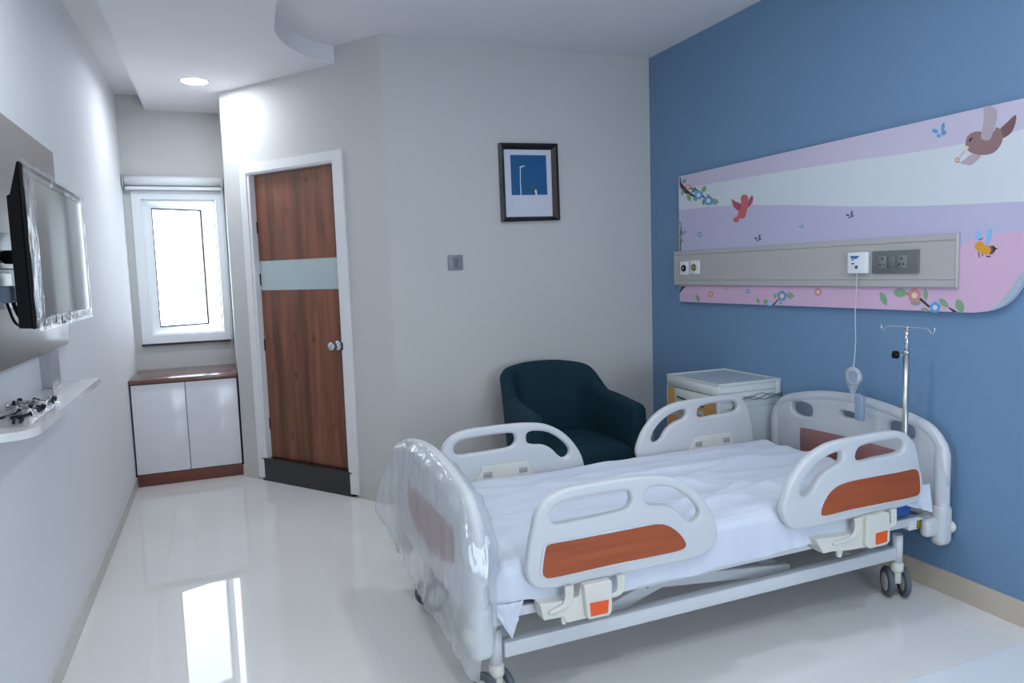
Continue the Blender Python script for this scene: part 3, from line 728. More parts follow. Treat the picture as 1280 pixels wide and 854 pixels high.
# bee
B = lambda L: [(1190+x/6.1, 260+y/6.1) for x, y in L]
mb = MB()
ink(mb, B([(182, 205), (200, 175), (222, 190), (222, 230), (205, 250), (185, 240)]), 'm_bluewing', 2, 3)
ink(mb, B([(268, 170), (290, 155), (306, 175), (300, 235), (275, 280), (258, 270), (262, 220)]), 'm_bluewing', 2, 3)
ink(mb, B([(285, 290), (320, 288), (335, 305), (355, 308), (335, 318), (315, 350), (290, 355)]), 'm_black', 2.5)
ink(mb, B([(175, 290), (190, 262), (225, 258), (255, 285), (290, 295), (298, 325), (285, 352), (245, 355), (210, 335), (182, 315)]), 'm_yellow', 3, 3)
ink(mb, B([(298, 292), (308, 290), (318, 350), (300, 352)]), 'm_brown2', 3.2)
for L in ([(200, 335), (208, 338), (214, 380), (208, 380)], [(228, 345), (236, 345), (240, 368), (230, 362)], [(255, 362), (275, 368), (290, 362), (300, 372), (270, 378)], [(203, 245), (208, 240), (238, 226), (240, 232), (210, 247)]): ink(mb, B(L), 'm_black', 2.7)
mb.build('printed_bee', None, mu)
# butterflies
def butterfly(cx, cy, r, m, m2=None):
    mb = MB()
    for (dx, dy, rx, ry, a) in ((-.55, .1, .45, .3, .3), (.45, -.45, .25, .6, .2), (-.1, .7, .3, .25, 0), (.55, .3, .35, .4, .4)): ink(mb, ell(cx+dx*r, cy+dy*r, rx*r, ry*r, a, 8), m if (dx < 0 or m2 is None) else m2, 2+.1*dx)
    mb.build('printed_butterfly', None, mu)
butterfly(1174.5, 163, 9.5, 'm_blue', 'm_teal'); butterfly(947.5, 297.5, 4.6, 'm_purple'); butterfly(1062.5, 268.5, 5, 'm_purple'); butterfly(1001.5, 283, 3, 'm_teal'); butterfly(874.5, 293, 2.5, 'm_teal')
# blossoms along the bottom
R3 = lambda x, y: (1050+x/7.76, 290+y/7.76)
mb = MB()
ink(mb, [R3(*p) for p in ((645, 590), (670, 590), (800, 650), (880, 725), (860, 735), (785, 670), (645, 605))], 'm_branch', 2)
for (x, y, L, W, r, mm) in ((590, 590, 150, 90, .1, 'm_leaf'), (740, 690, 110, 50, .0, 'm_leaf'), (832, 610, 125, 45, 1.5, 'm_leaf'), (1010, 690, 130, 62, .75, 'm_leaf'), (830, 755, 90, 40, .2, 'm_leaf')):
    leaf(mb, *R3(x, y), L/7.76, W/7.76, r, mm, 3)
flower(mb, *R3(725, 615), 68/7.76, 'm_rose'); flower(mb, *R3(925, 732), 56/7.76, 'm_blue', 'm_white'); mb.build('printed_branch', None, mu)
mb = MB(); ink(mb, [R3(*p) for p in ((1050, 735), (1065, 732), (1140, 775), (1100, 778))], 'm_branch', 2)
leaf(mb, *R3(1165, 720), 150/7.76, 85/7.76, 1.2, 'm_leaf', 3); mb.build('printed_twig', None, mu)
mb = MB(); leaf(mb, *R3(425, 650), 150/7.76, 62/7.76, 1.15, 'm_leaf', 3); mb.build('printed_leaf', None, mu)
K = lambda x, y: (940+x/9.14, 340+y/9.14)
mb = MB(); ink(mb, [K(*p) for p in ((235, 375), (295, 312), (305, 320), (255, 382))], 'm_branch', 2)
for (x, y, L, W, r) in ((440, 272, 100, 75, 0), (265, 275, 70, 30, 1.5), (155, 340, 70, 50, 2), (330, 355, 50, 30, 0)): leaf(mb, *K(x, y), L/9.14, W/9.14, r, 'm_leaf', 3)
flower(mb, *K(345, 275), 6.6, 'm_teal', 'm_cream'); flower(mb, *K(205, 362), 3.2, 'm_bluewing', 'm_white'); mb.build('printed_branch', None, mu)
mb = MB(); leaf(mb, *K(70, 330), 75/9.14, 40/9.14, 1.4, 'm_leaf', 3); mb.build('printed_leaf', None, mu)
mb = MB(); flower(mb, *K(758, 230), 5, 'm_rose'); mb.build('printed_flower', None, mu)
E1 = lambda x, y: (830+x/7.77, 290+y/7.77)
for (x, y, r, c) in ((455, 605, 3.6, 'm_rose'), (598, 543, 2.6, 'm_rose'), (818, 578, 3.0, 'm_teal'), (347, 25, 3.0, 'm_teal')):
    mb = MB(); flower(mb, *E1(x, y), r, c, 'm_white' if c == 'm_teal' else 'm_cream'); mb.build('printed_flower', None, mu)
mb = MB(); leaf(mb, *E1(330, 645), 10, 4.6, 1.2); mb.build('printed_leaf', None, mu)
mb = MB(); ink(mb, [E1(*p) for p in ((150, 600), (165, 530), (215, 530), (180, 560))], 'm_branch', 2); mb.build('printed_branch', None, mu)

# service trunking above the bed
XU = XM-.018
a = onX(842.5, 315.5, XU); b = onX(1195, 360.3, XU); c = onX(1195, 292, XU)
uy1, uy0, uz1, uz0 = a.y, b.y, c.z, b.z
tr = thing('bedhead_trunking', (XU, (uy0+uy1)/2, uz0), 'grey bedhead service trunking fixed across the printed wall panel', 'trunking')
gx = .004
prof = [(XM-.001, uz0), (XU+.006, uz0), (XU, uz0+.005), (XU, uz0+.030), (XU+gx, uz0+.031), (XU+gx, uz0+.033), (XU+.001, uz0+.035), (XU+.001, uz1-.027), (XU+gx, uz1-.025), (XU+gx, uz1-.023), (XU, uz1-.022), (XU, uz1-.005), (XU+.006, uz1), (XM-.001, uz1)]
MB().prism([Vector((p[0], p[1])) for p in prof], 1, uy0+.006, uy1-.006).build('channel', 'trunking', tr)
for (ya, yb) in ((uy0, uy0+.006), (uy1-.006, uy1)): MB().rbox(XU-.001, XM-.0008, ya, yb, uz0-.001, uz1+.001, .0015, 1).build('end_cap', 'trunking', tr)
def rect(px0, py0, px1, py1, x):
    p, q = onX(px0, py0, x), onX(px1, py1, x); return q.y, p.y, q.z, p.z
for i, (p0, p1, lab, col) in enumerate((((849.8, 327.2), (860.8, 343.6), 'l', 'dark_metal'), ((862, 326), (874, 342.8), 'r', 'brass'))):
    y0, y1, z0, z1 = rect(*p0, *p1, XU-.006)
    g = thing('gas_outlet', (XU, (y0+y1)/2, z0), ('white medical gas outlet at the left end of the grey trunking' if lab == 'l' else 'white medical gas outlet with brass ring, second from trunking end'), 'outlet', 'gas outlets on the trunking')
    MB().rbox(XU-.007, XU+.0005, y0, y1, z0, z1, .003, 2).build('plate', 'plate_white', g)
    MB().lathe([(0, .006), (.008, .006), (.009, .011), (.017, .011), (.020, .007), (.021, .0)], (XU-.007, (y0+y1)/2, (z0+z1)/2), (-1, 0, 0), 20).build('ring', col, g)
    MB().lathe([(0, .008), (.008, .008), (.008, .0)], (XU-.007, (y0+y1)/2, (z0+z1)/2), (-1, 0, 0), 12).build('core', 'plate_white', g)
# double power socket
y0, y1, z0, z1 = rect(1090, 314.5, 1147.5, 341.3, XU-.008)
so = thing('power_socket', (XU, (y0+y1)/2, z0), 'dark grey double power socket with switches on the trunking', 'socket')
MB().rbox(XU-.009, XU+.0005, y0, y1, z0, z1, .002, 2).build('plate', 'socket_grey', so)
def rel(u0, u1, v0, v1): L = y1-y0; Hh = z1-z0; return y1-L*u1, y1-L*u0, z0+Hh*v0, z0+Hh*v1
for (u0, u1) in ((.15, .34), (.55, .78)):
    a0, a1, c0, c1 = rel(u0, u1, .22, .78)
    md = MB().rbox(XU-.0115, XU-.0085, a0, a1, c0, c1, .001, 1).build('socket_face', 'socket_panel', so)
    am, cm = (a0+a1)/2, (c0+c1)/2
    mb = MB()
    for (dy, dz, r) in ((0, .014, .0042), (.010, -.010, .0036), (-.010, -.010, .0036)): mb.lathe([(0, .0004), (r, .0004), (r, 0)], (XU-.0115, am+dy, cm+dz), (-1, 0, 0), 10)
    mb.build('pin_hole', 'hole', md)
for (u0, u1) in ((.36, .53),):
    a0, a1, c0, c1 = rel(u0, u1, .24, .76); MB().rbox(XU-.013, XU-.0085, a0, a1, c0, c1, .002, 1).build('rocker', 'socket_grey', so)

# nurse call unit: plate, cord, coil, handset
y0, y1, z0, z1 = rect(1059, 316, 1082.5, 342, XU-.022)
nc = thing('nurse_call_unit', (XU, (y0+y1)/2, z0), 'white nurse call unit with hanging cord and bagged handset above bed', 'call unit')
MB().rbox(XU-.022, XU+.0005, y0, y1, z0, z1, .005, 3).build('wall_box', 'plate_white', nc)
def fl_(L, mname, name):
    v = [onX(1050+a/7.76, 290+b/7.76, XU-.0226) for a, b in L]; MB().add(v, [list(range(len(v)))], False).build(name, mname, nc)
fl_([(98, 233), (190, 233), (160, 262), (108, 262)], 'label_blue', 'printed_logo')
fl_([(108, 268), (138, 268), (138, 278), (108, 278)], 'label_blue', 'printed_mark'); fl_([(108, 302), (138, 302), (138, 315), (108, 315)], 'label_dark', 'printed_mark')
pb = onX(1050+161/7.76, 290+341/7.76, XU-.022); MB().lathe([(0, .004), (.007, .004), (.008, 0)], pb, (-1, 0, 0), 12).build('call_button', 'button_green', nc)
cp = [onX(1071.5, 342, XU-.012), onX(1070.5, 360, XU-.012), onX(1069, 392, XU-.008), onX(1069.5, 425, 2.66), onX(1068, 450, 2.635), onX(1066.5, 459, 2.62)]
MB().tube(smooth_path(cp, 6), .0022, 7).build('cord', 'cable', nc)
XC = 2.605
cc = onX(1066, 471, XC); rr = abs(onX(1066, 471, XC).z-onX(1066, 483, XC).z)
mb = MB()
for k in range(5):
    pts = [Vector((XC-.004+.004*k, cc.y+rr*(.72+.06*k)*math.cos(t)+.003*(k-2), cc.z+rr*(.72+.05*k)*math.sin(t))) for t in [2*math.pi*j/24 for j in range(24)]]
    mb.tube(pts, .0032, 6, closed=True)
mb.build('coiled_cord', 'cable', nc)
def cbag(u, v):
    t = 2*math.pi*u; z = cc.z+.045-.155*v; w_ = .038*(1 if v < .45 else 1-.62*min(1, (v-.45)/.25)); w_ *= (1+.16*noise.noise(Vector((math.cos(t)*2, math.sin(t)*2, v*6))))
    if v < .08: w_ *= .3+.7*v/.08
    return Vector((XC+.55*w_*math.cos(t), cc.y+w_*math.sin(t), z))
MB().grid(cbag, 22, 20, closed_u=True).build('cord_bag', 'film_clear', nc)
XH = 2.585
h0 = onX(1075, 494, XH); h1 = onX(1076, 526.5, XH)
MB().tube(smooth_path([(XC, cc.y, cc.z-rr), (XC-.006, cc.y-.008, cc.z-rr-.03), (XH, h0.y, h0.z+.002)], 5), .0025, 7).build('handset_lead', 'cable', nc)
MB().rbox(XH-.012, XH+.012, h0.y-.021, h0.y+.021, h1.z, h0.z, .007, 3).build('handset', 'handset', nc)

# ================================================================== BEDSIDE CABINET
bx0, bx1, by0, by1, bh = 2.330, 2.732, 3.014, 3.482, .791
bc = thing('bedside_cabinet', ((bx0+bx1)/2, (by0+by1)/2, 0), 'pale plastic bedside cabinet with cardboard edging left on in the corner', 'cabinet')
MB().rbox(bx0+.012, bx1, by0+.004, by1-.004, .07, bh-.012, .004, 2).build('body', 'cabinet_plastic', bc)
mb = MB()
for (a, b, c, d) in ((bx0, bx1, by0, by0+.012), (bx0, bx1, by1-.012, by1), (bx0, bx0+.012, by0+.012, by1-.012), (bx1-.012, bx1, by0+.012, by1-.012)): mb.box(a, b, c, d, bh-.012, bh)
mb.build('top_rim', 'cabinet_plastic', bc)
MB().box(bx0+.012, bx1-.012, by0+.012, by1-.012, bh-.012, bh-.006).build('top', 'cabinet_top', bc)
MB().rbox(bx0, bx0+.0125, by0, by1, bh-.065, bh-.012, .003, 1).build('front_band', 'cabinet_plastic', bc)
MB().rbox(bx0, bx0+.0125, by0, by0+.022, .07, bh-.065, .003, 1).build('corner_post', 'cabinet_plastic', bc)
MB().rbox(bx0, bx0+.0125, by1-.012, by1, .07, bh-.065, .003, 1).build('corner_post', 'cabinet_plastic', bc)
MB().rbox(bx1-.03, bx1, by0, by0+.0045, .07, bh-.012, .001, 1).build('corner_post', 'cabinet_plastic', bc)
d_ = MB().rbox(bx0+.002, bx0+.0125, by0+.024, by1-.014, .60, bh-.07, .003, 1).build('drawer_front', 'cabinet_plastic', bc)
mb = MB(); mb.tube([(bx0, by0+.12, .652), (bx0, by1-.10, .676)], .004, 6); mb.build('handle', 'black_plastic', d_)
MB().rbox(bx0+.002, bx0+.0125, by0+.024, by1-.014, .09, .59, .003, 1).build('cabinet_door', 'cabinet_plastic', bc)
for zz in (.655, .69, .738): MB().box(bx0+.02, bx1-.03, by0+.0025, by0+.0045, zz, zz+.003).build('groove', 'trunk_grey', bc)
for (x, y) in ((bx0+.05, by0+.05), (bx1-.05, by0+.05), (bx0+.05, by1-.05), (bx1-.05, by1-.05)):
    MB().lathe([(0, 0), (.022, 0), (.024, .06), (.012, .071), (0, .071)], (x, y, 0), (0, 0, 1), 12).build('foot', 'tyre', bc)
xx = bx0-.003
for (a, b, c, d) in ((by1-.075, by1-.013, .12, .72), (by0+.026, by0+.125, .12, .695), (by0+.125, by1-.075, .14, .60), (by0+.125, by1-.075, .632, .645)):
    MB().box(xx, bx0+.0015, a, b, c, d).build('cardboard_strip', 'cardboard', bc)
for (z_, dz) in ((.52, .05), (.30, .08)):
    mb = MB(); mb.add([Vector((xx-.0008, by0+.025, z_)), Vector((xx-.0008, by0+.025, z_+.03)), Vector((xx-.0008, by1-.013, z_+.03+dz)), Vector((xx-.0008, by1-.013, z_+dz)), Vector((xx-.0001, by0+.025, z_)), Vector((xx-.0001, by0+.025, z_+.03)), Vector((xx-.0001, by1-.013, z_+.03+dz)), Vector((xx-.0001, by1-.013, z_+dz))], [(0,1,2,3),(7,6,5,4),(0,4,5,1),(1,5,6,2),(2,6,7,3),(3,7,4,0)], False); mb.build('packing_tape', 'trunk_grey', bc)
def cfilm(u, v):
    x = bx0+.17+.235*u; z = .70-.55*v
    return Vector((x, by0-.003-.006*(.5+.5*noise.noise(Vector((x*22, z*5, 3))))*min(1, v*4+.15), z+.02*noise.noise(Vector((x*10, 0, 1)))*(1-v)))
MB().grid(cfilm, 24, 30).build('wrap_film', 'film_clear', bc)
mb = MB()
for k in range(3): 
    pts = smooth_path([Vector((bx0+.15+.27*t, by0-.003-.003*(k % 2), .700+.012*math.sin(t*9+k*2)+.006*k)) for t in [j/9 for j in range(10)]], 3); mb.tube(pts, .0016, 5)
mb.build('tie_string', 'label_dark', bc)

# ================================================================== HOSPITAL BED
BYAW = math.radians(.8)
bed = thing('hospital_bed', (.66, 2.475, 0), 'white hospital bed with wood-inlaid side rails beside the blue wall', 'bed', rz=BYAW)
BI = WM[bed].inverted(); BC = BI @ CAM; BR = BI.to_3x3()
def onb(px, py, y):                                  # pixel -> (x, z) on the bed's own plane y
    d = BR @ ray(px, py); t = (y-BC.y)/d.y; p = BC+d*t; return (p.x, p.z)
def crop(x0, y0, s): return lambda L, y: [onb(x0+a/s, y0+b/s, y) for a, b in L]
YO = .4975                                           # outer face of the side rails
cf = crop(640, 580, 3.882); ch = crop(960, 520, 3.416)
foot_rail = dict(
    out=cf([(75, 500), (88, 400), (103, 320), (120, 250), (155, 190), (220, 143), (300, 115), (400, 97), (500, 80), (600, 66), (690, 60), (780, 68), (870, 110), (940, 180), (985, 260), (1002, 340), (985, 400), (940, 440), (860, 470), (700, 505), (500, 548), (300, 592), (200, 610), (140, 612), (98, 590), (78, 550)], -YO),
    holes=[cf([(192, 262), (196, 232), (225, 200), (300, 175), (450, 145), (555, 132), (578, 148), (580, 188), (552, 222), (480, 243), (300, 280), (215, 292)], -YO),
           cf([(650, 140), (680, 115), (760, 113), (820, 135), (880, 180), (912, 225), (905, 265), (872, 282), (840, 262), (800, 222), (750, 202), (690, 202), (655, 190)], -YO)],
    wood=cf([(160, 425), (172, 395), (215, 383), (300, 368), (500, 330), (640, 303), (710, 292), (760, 302), (805, 333), (835, 370), (842, 398), (815, 418), (700, 445), (500, 485), (300, 530), (190, 553), (157, 547), (148, 515)], -YO))
head_rail = dict(
    out=ch([(65, 410), (78, 345), (108, 272), (165, 192), (230, 140), (300, 110), (420, 85), (520, 68), (580, 70), (615, 95), (635, 130), (650, 200), (658, 280), (658, 330), (645, 365), (600, 385), (500, 410), (300, 455), (180, 483), (120, 488), (85, 465)], -YO),
    holes=[ch([(142, 318), (165, 265), (215, 205), (270, 168), (312, 155), (322, 175), (312, 203), (262, 232), (222, 270), (192, 325), (165, 345), (146, 340)], -YO),
           ch([(378, 168), (392, 138), (430, 122), (500, 108), (560, 100), (583, 118), (578, 150), (540, 165), (470, 180), (405, 195), (383, 188)], -YO)],
    wood=ch([(225, 412), (240, 365), (275, 315), (335, 284), (450, 260), (560, 240), (620, 228), (641, 240), (648, 290), (646, 328), (620, 345), (500, 370), (350, 400), (245, 425)], -YO))
def side_rail(R, s):
    y = s*.48
    o = plate('side_rail', [smooth_loop(R['out'], 4)]+[smooth_loop(h, 4) for h in R['holes']], .035, .012, XZ(y), 'bed_plastic', bed)
    wl = smooth_loop(R['wood'], 4)
    c = sum((Vector(p) for p in wl), Vector((0, 0)))/len(wl)
    big = [c+(Vector(p)-c)*1.0+(Vector(p)-c).normalized()*.010 for p in wl]
    plate('inlay_lip', [big, wl], .006, .002, XZ(s*(YO+.0005)), 'bed_plastic', o)
    plate('wood_inlay', [wl], .005, .001, XZ(s*(YO-.0005)), 'rail_wood', o)
    xs = [p[0] for p in R['wood']]; x0, x1 = min(xs), max(xs)
    xm = (x0+x1)/2; hw = .15
    yi = s*(.48-.0175)
    plate('inner_cover', [smooth_loop([(xm-hw, .40), (xm-hw+.035, .535), (xm-hw+.055, .550), (xm+hw-.055, .550), (xm+hw-.035, .535), (xm+hw, .40)], 3)], .012, .003, XZ(yi-s*.005), 'bed_cream', o)
    for q in (xm-.085, xm+.085):
        MB().rbox(q-.02, q+.02, yi-s*.0125-.0012, yi-s*.0125+.0012, .505, .528, .001, 1).build('latch_hole', 'trunk_grey', o, True)
    return o
for s in (-1, 1):
    side_rail(foot_rail, s); side_rail(head_rail, s)

# rail mechanisms
def mech(cr, base, cover, orange, arms, hook):
    for s in (-1, 1):
        def pr_(L, ya, yb):
            P_ = [Vector(p) for p in cr(L, -.52)]
            return MB().prism(P_, 1, min(s*ya, s*yb), max(s*ya, s*yb))
        co_ = .528 if s < 0 else .508
        g = pr_(base, .452, .508 if s < 0 else .5).build('rail_mechanism', 'bed_cream', bed, True)
        bvm = g.modifiers.new('bevel', 'BEVEL'); bvm.width = .004; bvm.segments = 2; bvm.limit_method = 'ANGLE'
        c_ = pr_(cover, .498, co_).build('release_cover', 'bed_cream', g, True)
        bvm = c_.modifiers.new('bevel', 'BEVEL'); bvm.width = .006; bvm.segments = 3; bvm.limit_method = 'ANGLE'
        pr_(orange, co_-.001, co_+.003).build('release_button', 'orange', g, True)
        for A in arms:
            pts = [Vector((x, -.512*1.0, z)) for x, z in cr(A, -.512)]
            for off in (-.009, .0, .009):
                mb = MB(); mb.tube([Vector((p.x+off, s*(.512 if s < 0 else .501), p.z)) for p in smooth_path(pts, 5)], .0065, 8); mb.build('rail_arm', 'bed_cream', g, True)
        k_ = pr_(hook, .49, .50).build('hook', 'bed_cream', g, True)
mech(crop(640, 700, 5.818),
     [(215, 335), (245, 458), (385, 430), (412, 475), (555, 440), (715, 400), (722, 180), (520, 190), (500, 280), (340, 320)],
     [(515, 180), (710, 140), (722, 155), (722, 370), (700, 400), (556, 430), (540, 410), (530, 300)],
     [(558, 308), (692, 282), (686, 375), (565, 402)],
     [[(415, 190), (415, 260), (395, 320), (345, 355), (290, 385)], [(790, 110), (790, 200), (770, 240), (725, 265)]],
     [(380, 430), (415, 425), (412, 490), (388, 488)])
mech(crop(1010, 620, 5.695),
     [(75, 320), (130, 422), (200, 405), (300, 400), (440, 375), (560, 345), (575, 325), (575, 150), (400, 160), (380, 270), (260, 295)],
     [(410, 150), (560, 112), (575, 128), (575, 318), (552, 345), (430, 375), (405, 350)],
     [(470, 262), (550, 240), (545, 320), (468, 342)],
     [[(350, 160), (352, 230), (325, 285), (270, 315), (190, 338)], [(606, 95), (607, 170), (600, 205), (575, 228)]],
     [(238, 392), (282, 392), (268, 452), (246, 452)])

# head and foot boards
def arch(y):                                        # top line of both boards
    a = abs(y)
    return .776-.050*(a/.36)**2 if a < .36 else .726-.03*((a-.36)/.115)-.07*((a-.36)/.115)**2.6
def board_outline():
    ys = [-.475+.95*k/48 for k in range(49)]
    top = [(y, arch(y)) for y in ys]
    return [(-.478, .60), (-.478, .30), (-.44, .285), (-.40, .33), (.40, .33), (.44, .285), (.478, .30), (.478, .60)][::-1] + top
def ov(cy, cz, a, b, n=20): return [(cy+a*math.copysign(abs(math.cos(t))**.7, math.cos(t)), cz+b*math.copysign(abs(math.sin(t))**.7, math.sin(t))) for t in [2*math.pi*k/n for k in range(n)]]
for (nm, bx, sgn) in (('foot_board', 0.0, -1), ('head_board', 2.015, 1)):
    holes = [ov(.28, .67, .07, .036), ov(-.28, .67, .07, .036), ov(0, .69, .045, .016)]
    o = plate(nm, [board_outline()]+holes, .036, .010, YZ(bx), 'bed_plastic', bed)
    # thicker rounded rim along the top and columns at the ends
    pts = [Vector((bx, y, arch(y)-.012)) for y in [-.462+.924*k/40 for k in range(41)]]
    pts = [Vector((bx, -.466, z)) for z in (.27, .40, .52, .60)] + pts + [Vector((bx, .466, z)) for z in (.60, .52, .40, .27)]
    MB().tube(pts, [.030]*4+[.024]*41+[.030]*4, 14).build('rim', 'bed_plastic', o, True)
    for s in (-1, 1):
        MB().rbox(bx-.038, bx+.038, s*.466-.032, s*.466+.032, .225, .40, .028, 5).build('corner_post', 'bed_plastic', o, True)
        if sgn > 0: MB().rbox(bx-.095, bx-.02, s*.458-.022, s*.458+.022, .268, .345, .02, 4).build('corner_bracket', 'bed_plastic', o, True)
        else: MB().rbox(bx+.02, bx+.05, s*.44-.018, s*.44+.018, .30, .34, .01, 3).build('corner_bracket', 'bed_plastic', o, True)
        mb = MB(); mb.lathe([(0, .03), (.016, .028), (.028, .022), (.036, .012), (.038, .002), (.030, -.008), (.012, -.012), (.011, -.02)], (0, 0, 0), (sgn, 0, 0), 20)
        mb.v = [Vector((bx+sgn*.026+p.x, s*.466+p.y*1.12, .302+p.z*.82)) for p in mb.v]
        mb.build('bumper', 'bed_cream', o, True)
    wl = smooth_loop([(-.285, .565), (-.262, .578), (-.13, .583), (0, .585), (.13, .583), (.262, .578), (.285, .565), (.285, .47), (.262, .455), (.13, .425), (0, .415), (-.13, .425), (-.262, .455), (-.285, .47)], 4)
    for q in (-1, 1): plate('wood_inlay', [wl], .005, .001, YZ(bx+q*.018), 'inlay_wood', o)

# base frame
for s in (-1, 1):
    MB().rbox(.10, 1.835, s*.388-.021, s*.388+.021, .172, .222, .004, 2).build('base_rail', 'bed_metal', bed, True)
for x in (.12, 1.815): MB().rbox(x-.02, x+.02, -.365, .365, .18, .22, .004, 2).build('cross_rail', 'bed_metal', bed, True)
for s in (-1, 1):
    MB().lathe([(0, -.004), (.008, -.004), (.008, 0)], (.26, s*.41, .195), (0, s, 0), 12).build('bolt', 'trunk_grey', bed, True)
# platform
for s in (-1, 1):
    MB().rbox(.05, 1.92, s*.425-.018, s*.425+.018, .318, .352, .004, 2).build('platform_rail', 'bed_metal', bed, True)
MB().box(.06, 1.90, -.405, .405, .335, .352).build('mattress_platform', 'bed_metal', bed, True)
for x in (.07, .62, 1.22, 1.9): MB().rbox(x-.018, x+.018, -.405, .405, .312, .334, .003, 1).build('platform_cross', 'bed_metal', bed, True)
MB().rbox(1.86, 2.0, -.445, -.40, .30, .345, .006, 2).build('board_holder', 'bed_metal', bed, True)
MB().rbox(1.86, 2.0, .40, .445, .30, .345, .006, 2).build('board_holder', 'bed_metal', bed, True)
MB().rbox(1.90, 1.955, -.452, -.428, .305, .338, .003, 1).build('clamp', 'brass', bed, True)
for s in (-1, 1):
    MB().rbox(.02, .14, s*.42-.022, s*.42+.022, .30, .345, .006, 2).build('board_holder', 'bed_metal', bed, True)
# lifting links and actuators below the platform
def bar(a, b, w_, h_, name, mname='bed_metal'):
    a, b = Vector(a), Vector(b); d = (b-a); L = d.length; d.normalize(); side = d.cross(Vector((0, 0, 1))).normalized(); up_ = side.cross(d)
    T = Matrix(((d.x, side.x, up_.x, a.x), (d.y, side.y, up_.y, a.y), (d.z, side.z, up_.z, a.z), (0, 0, 0, 1)))
    MB().rbox(0, L, -w_/2, w_/2, -h_/2, h_/2, .004, 2, T).build(name, mname, bed, True)
for s in (-1, 1):
    bar((.155, s*.34, .20), (.155, s*.34, .335), .03, .035, 'upright')
    bar((1.78, s*.34, .20), (1.66, s*.34, .33), .03, .03, 'lift_link')
    bar((.50, s*.285, .17), (.96, s*.285, .308), .03, .046, 'lift_link')
    bar((.70, s*.30, .262), (1.36, s*.30, .188), .03, .042, 'torsion_bar')
bar((.60, -.27, .205), (.60, .27, .205), .03, .03, 'lift_shaft'); bar((1.33, -.285, .19), (1.33, .285, .19), .03, .03, 'lift_shaft')
bar((1.27, .05, .265), (1.62, .05, .275), .07, .07, 'actuator', 'black_plastic')
bar((1.66, -.30, .315), (1.66, .30, .315), .03, .03, 'lift_shaft')

# casters
def caster(x, y, rz):
    ax = Vector((math.cos(rz), math.sin(rz), 0)); tr_ = Vector((-math.sin(rz), math.cos(rz), 0))   # axle, trail
    c = Vector((x, y, 0))
    st_ = MB().tube([c+Vector((0, 0, .152)), c+Vector((0, 0, .270))], .0215, 18).build('caster_stem', 'bed_metal', bed, True)
    MB().lathe([(0, .113), (.024, .113), (.026, .12), (.026, .146), (.022, .152), (0, .152)], c, (0, 0, 1), 18).build('swivel_collar', 'bed_cream', st_, True)
    wc = c - tr_*.012 + Vector((0, 0, .062))
    T = Matrix(((ax.x, tr_.x, 0, wc.x), (ax.y, tr_.y, 0, wc.y), (0, 0, 1, wc.z), (0, 0, 0, 1)))
    MB().rbox(-.014, .014, -.02, .03, .0, .062, .006, 2, T).build('fork', 'hub', st_, True)
    for s in (-1, 1):
        wh = MB().lathe([(.040, -.011), (.056, -.011), (.062, -.006), (.062, .006), (.056, .011), (.040, .011)], wc+ax*s*.032, ax, 28).build('wheel', 'tyre', st_, True)
        MB().lathe([(0, -.009), (.041, -.009), (.041, .009), (.034, .013), (0, .013)], wc+ax*s*.032, ax*s, 24).build('hub_cap', 'hub', wh, True)
    MB().rbox(-.012, .012, -.052, -.022, -.006, .016, .003, 1, T).build('brake_pedal', 'black_plastic', st_, True)
caster(1.862, -.388, math.radians(149)); caster(1.862, .388, math.radians(150)); caster(.076, -.388, math.radians(197)); caster(.076, .388, math.radians(100))
MB()

# mattress and sheet
BM = WM[bed]
mt = thing('mattress', BM @ Vector((.98, 0, .353)), 'blue bed mattress showing below the sheet at the head end', 'mattress', rz=BYAW)
MB().rbox(-.915, .915, -.437, .437, .0005, .138, .03, 4).build('cover', 'mattress_blue', mt, True)
shh = thing('bed_sheet', BM @ Vector((.98, 0, .353)), 'creased white sheet spread over the hospital bed mattress', 'sheet', rz=BYAW)
OX, OZ = .98, .353
def hem(x):                                          # height of the sheet's near hem, x in bed space
    pts = [(.03, .385), (.12, .385), (.22, .37), (.45, .345), (.75, .338), (.95, .345), (1.2, .350), (1.45, .365), (1.62, .385), (1.75, .435), (1.86, .43), (1.95, .40)]
    for (a, b), (c, d) in zip(pts, pts[1:]):
        if a <= x <= c: return b+(d-b)*(x-a)/(c-a)
    return pts[-1][1]
def ridge(v): return (1-abs(v))**3
CREASES = [(.35, -.10, 1.75, .12, .010, .05), (.55, .22, 1.85, .02, .009, .04), (.10, .05, 1.0, .34, .008, .04), (.9, -.30, 1.8, -.12, .010, .045), (.15, -.22, .85, -.36, .008, .04), (.2, .30, .9, .10, .006, .03),
           (.75, -.40, 1.5, -.02, .007, .03), (1.2, .36, 1.85, .22, .007, .035), (1.0, .05, 1.5, -.38, .006, .03), (.08, -.35, .5, -.05, .006, .03)]
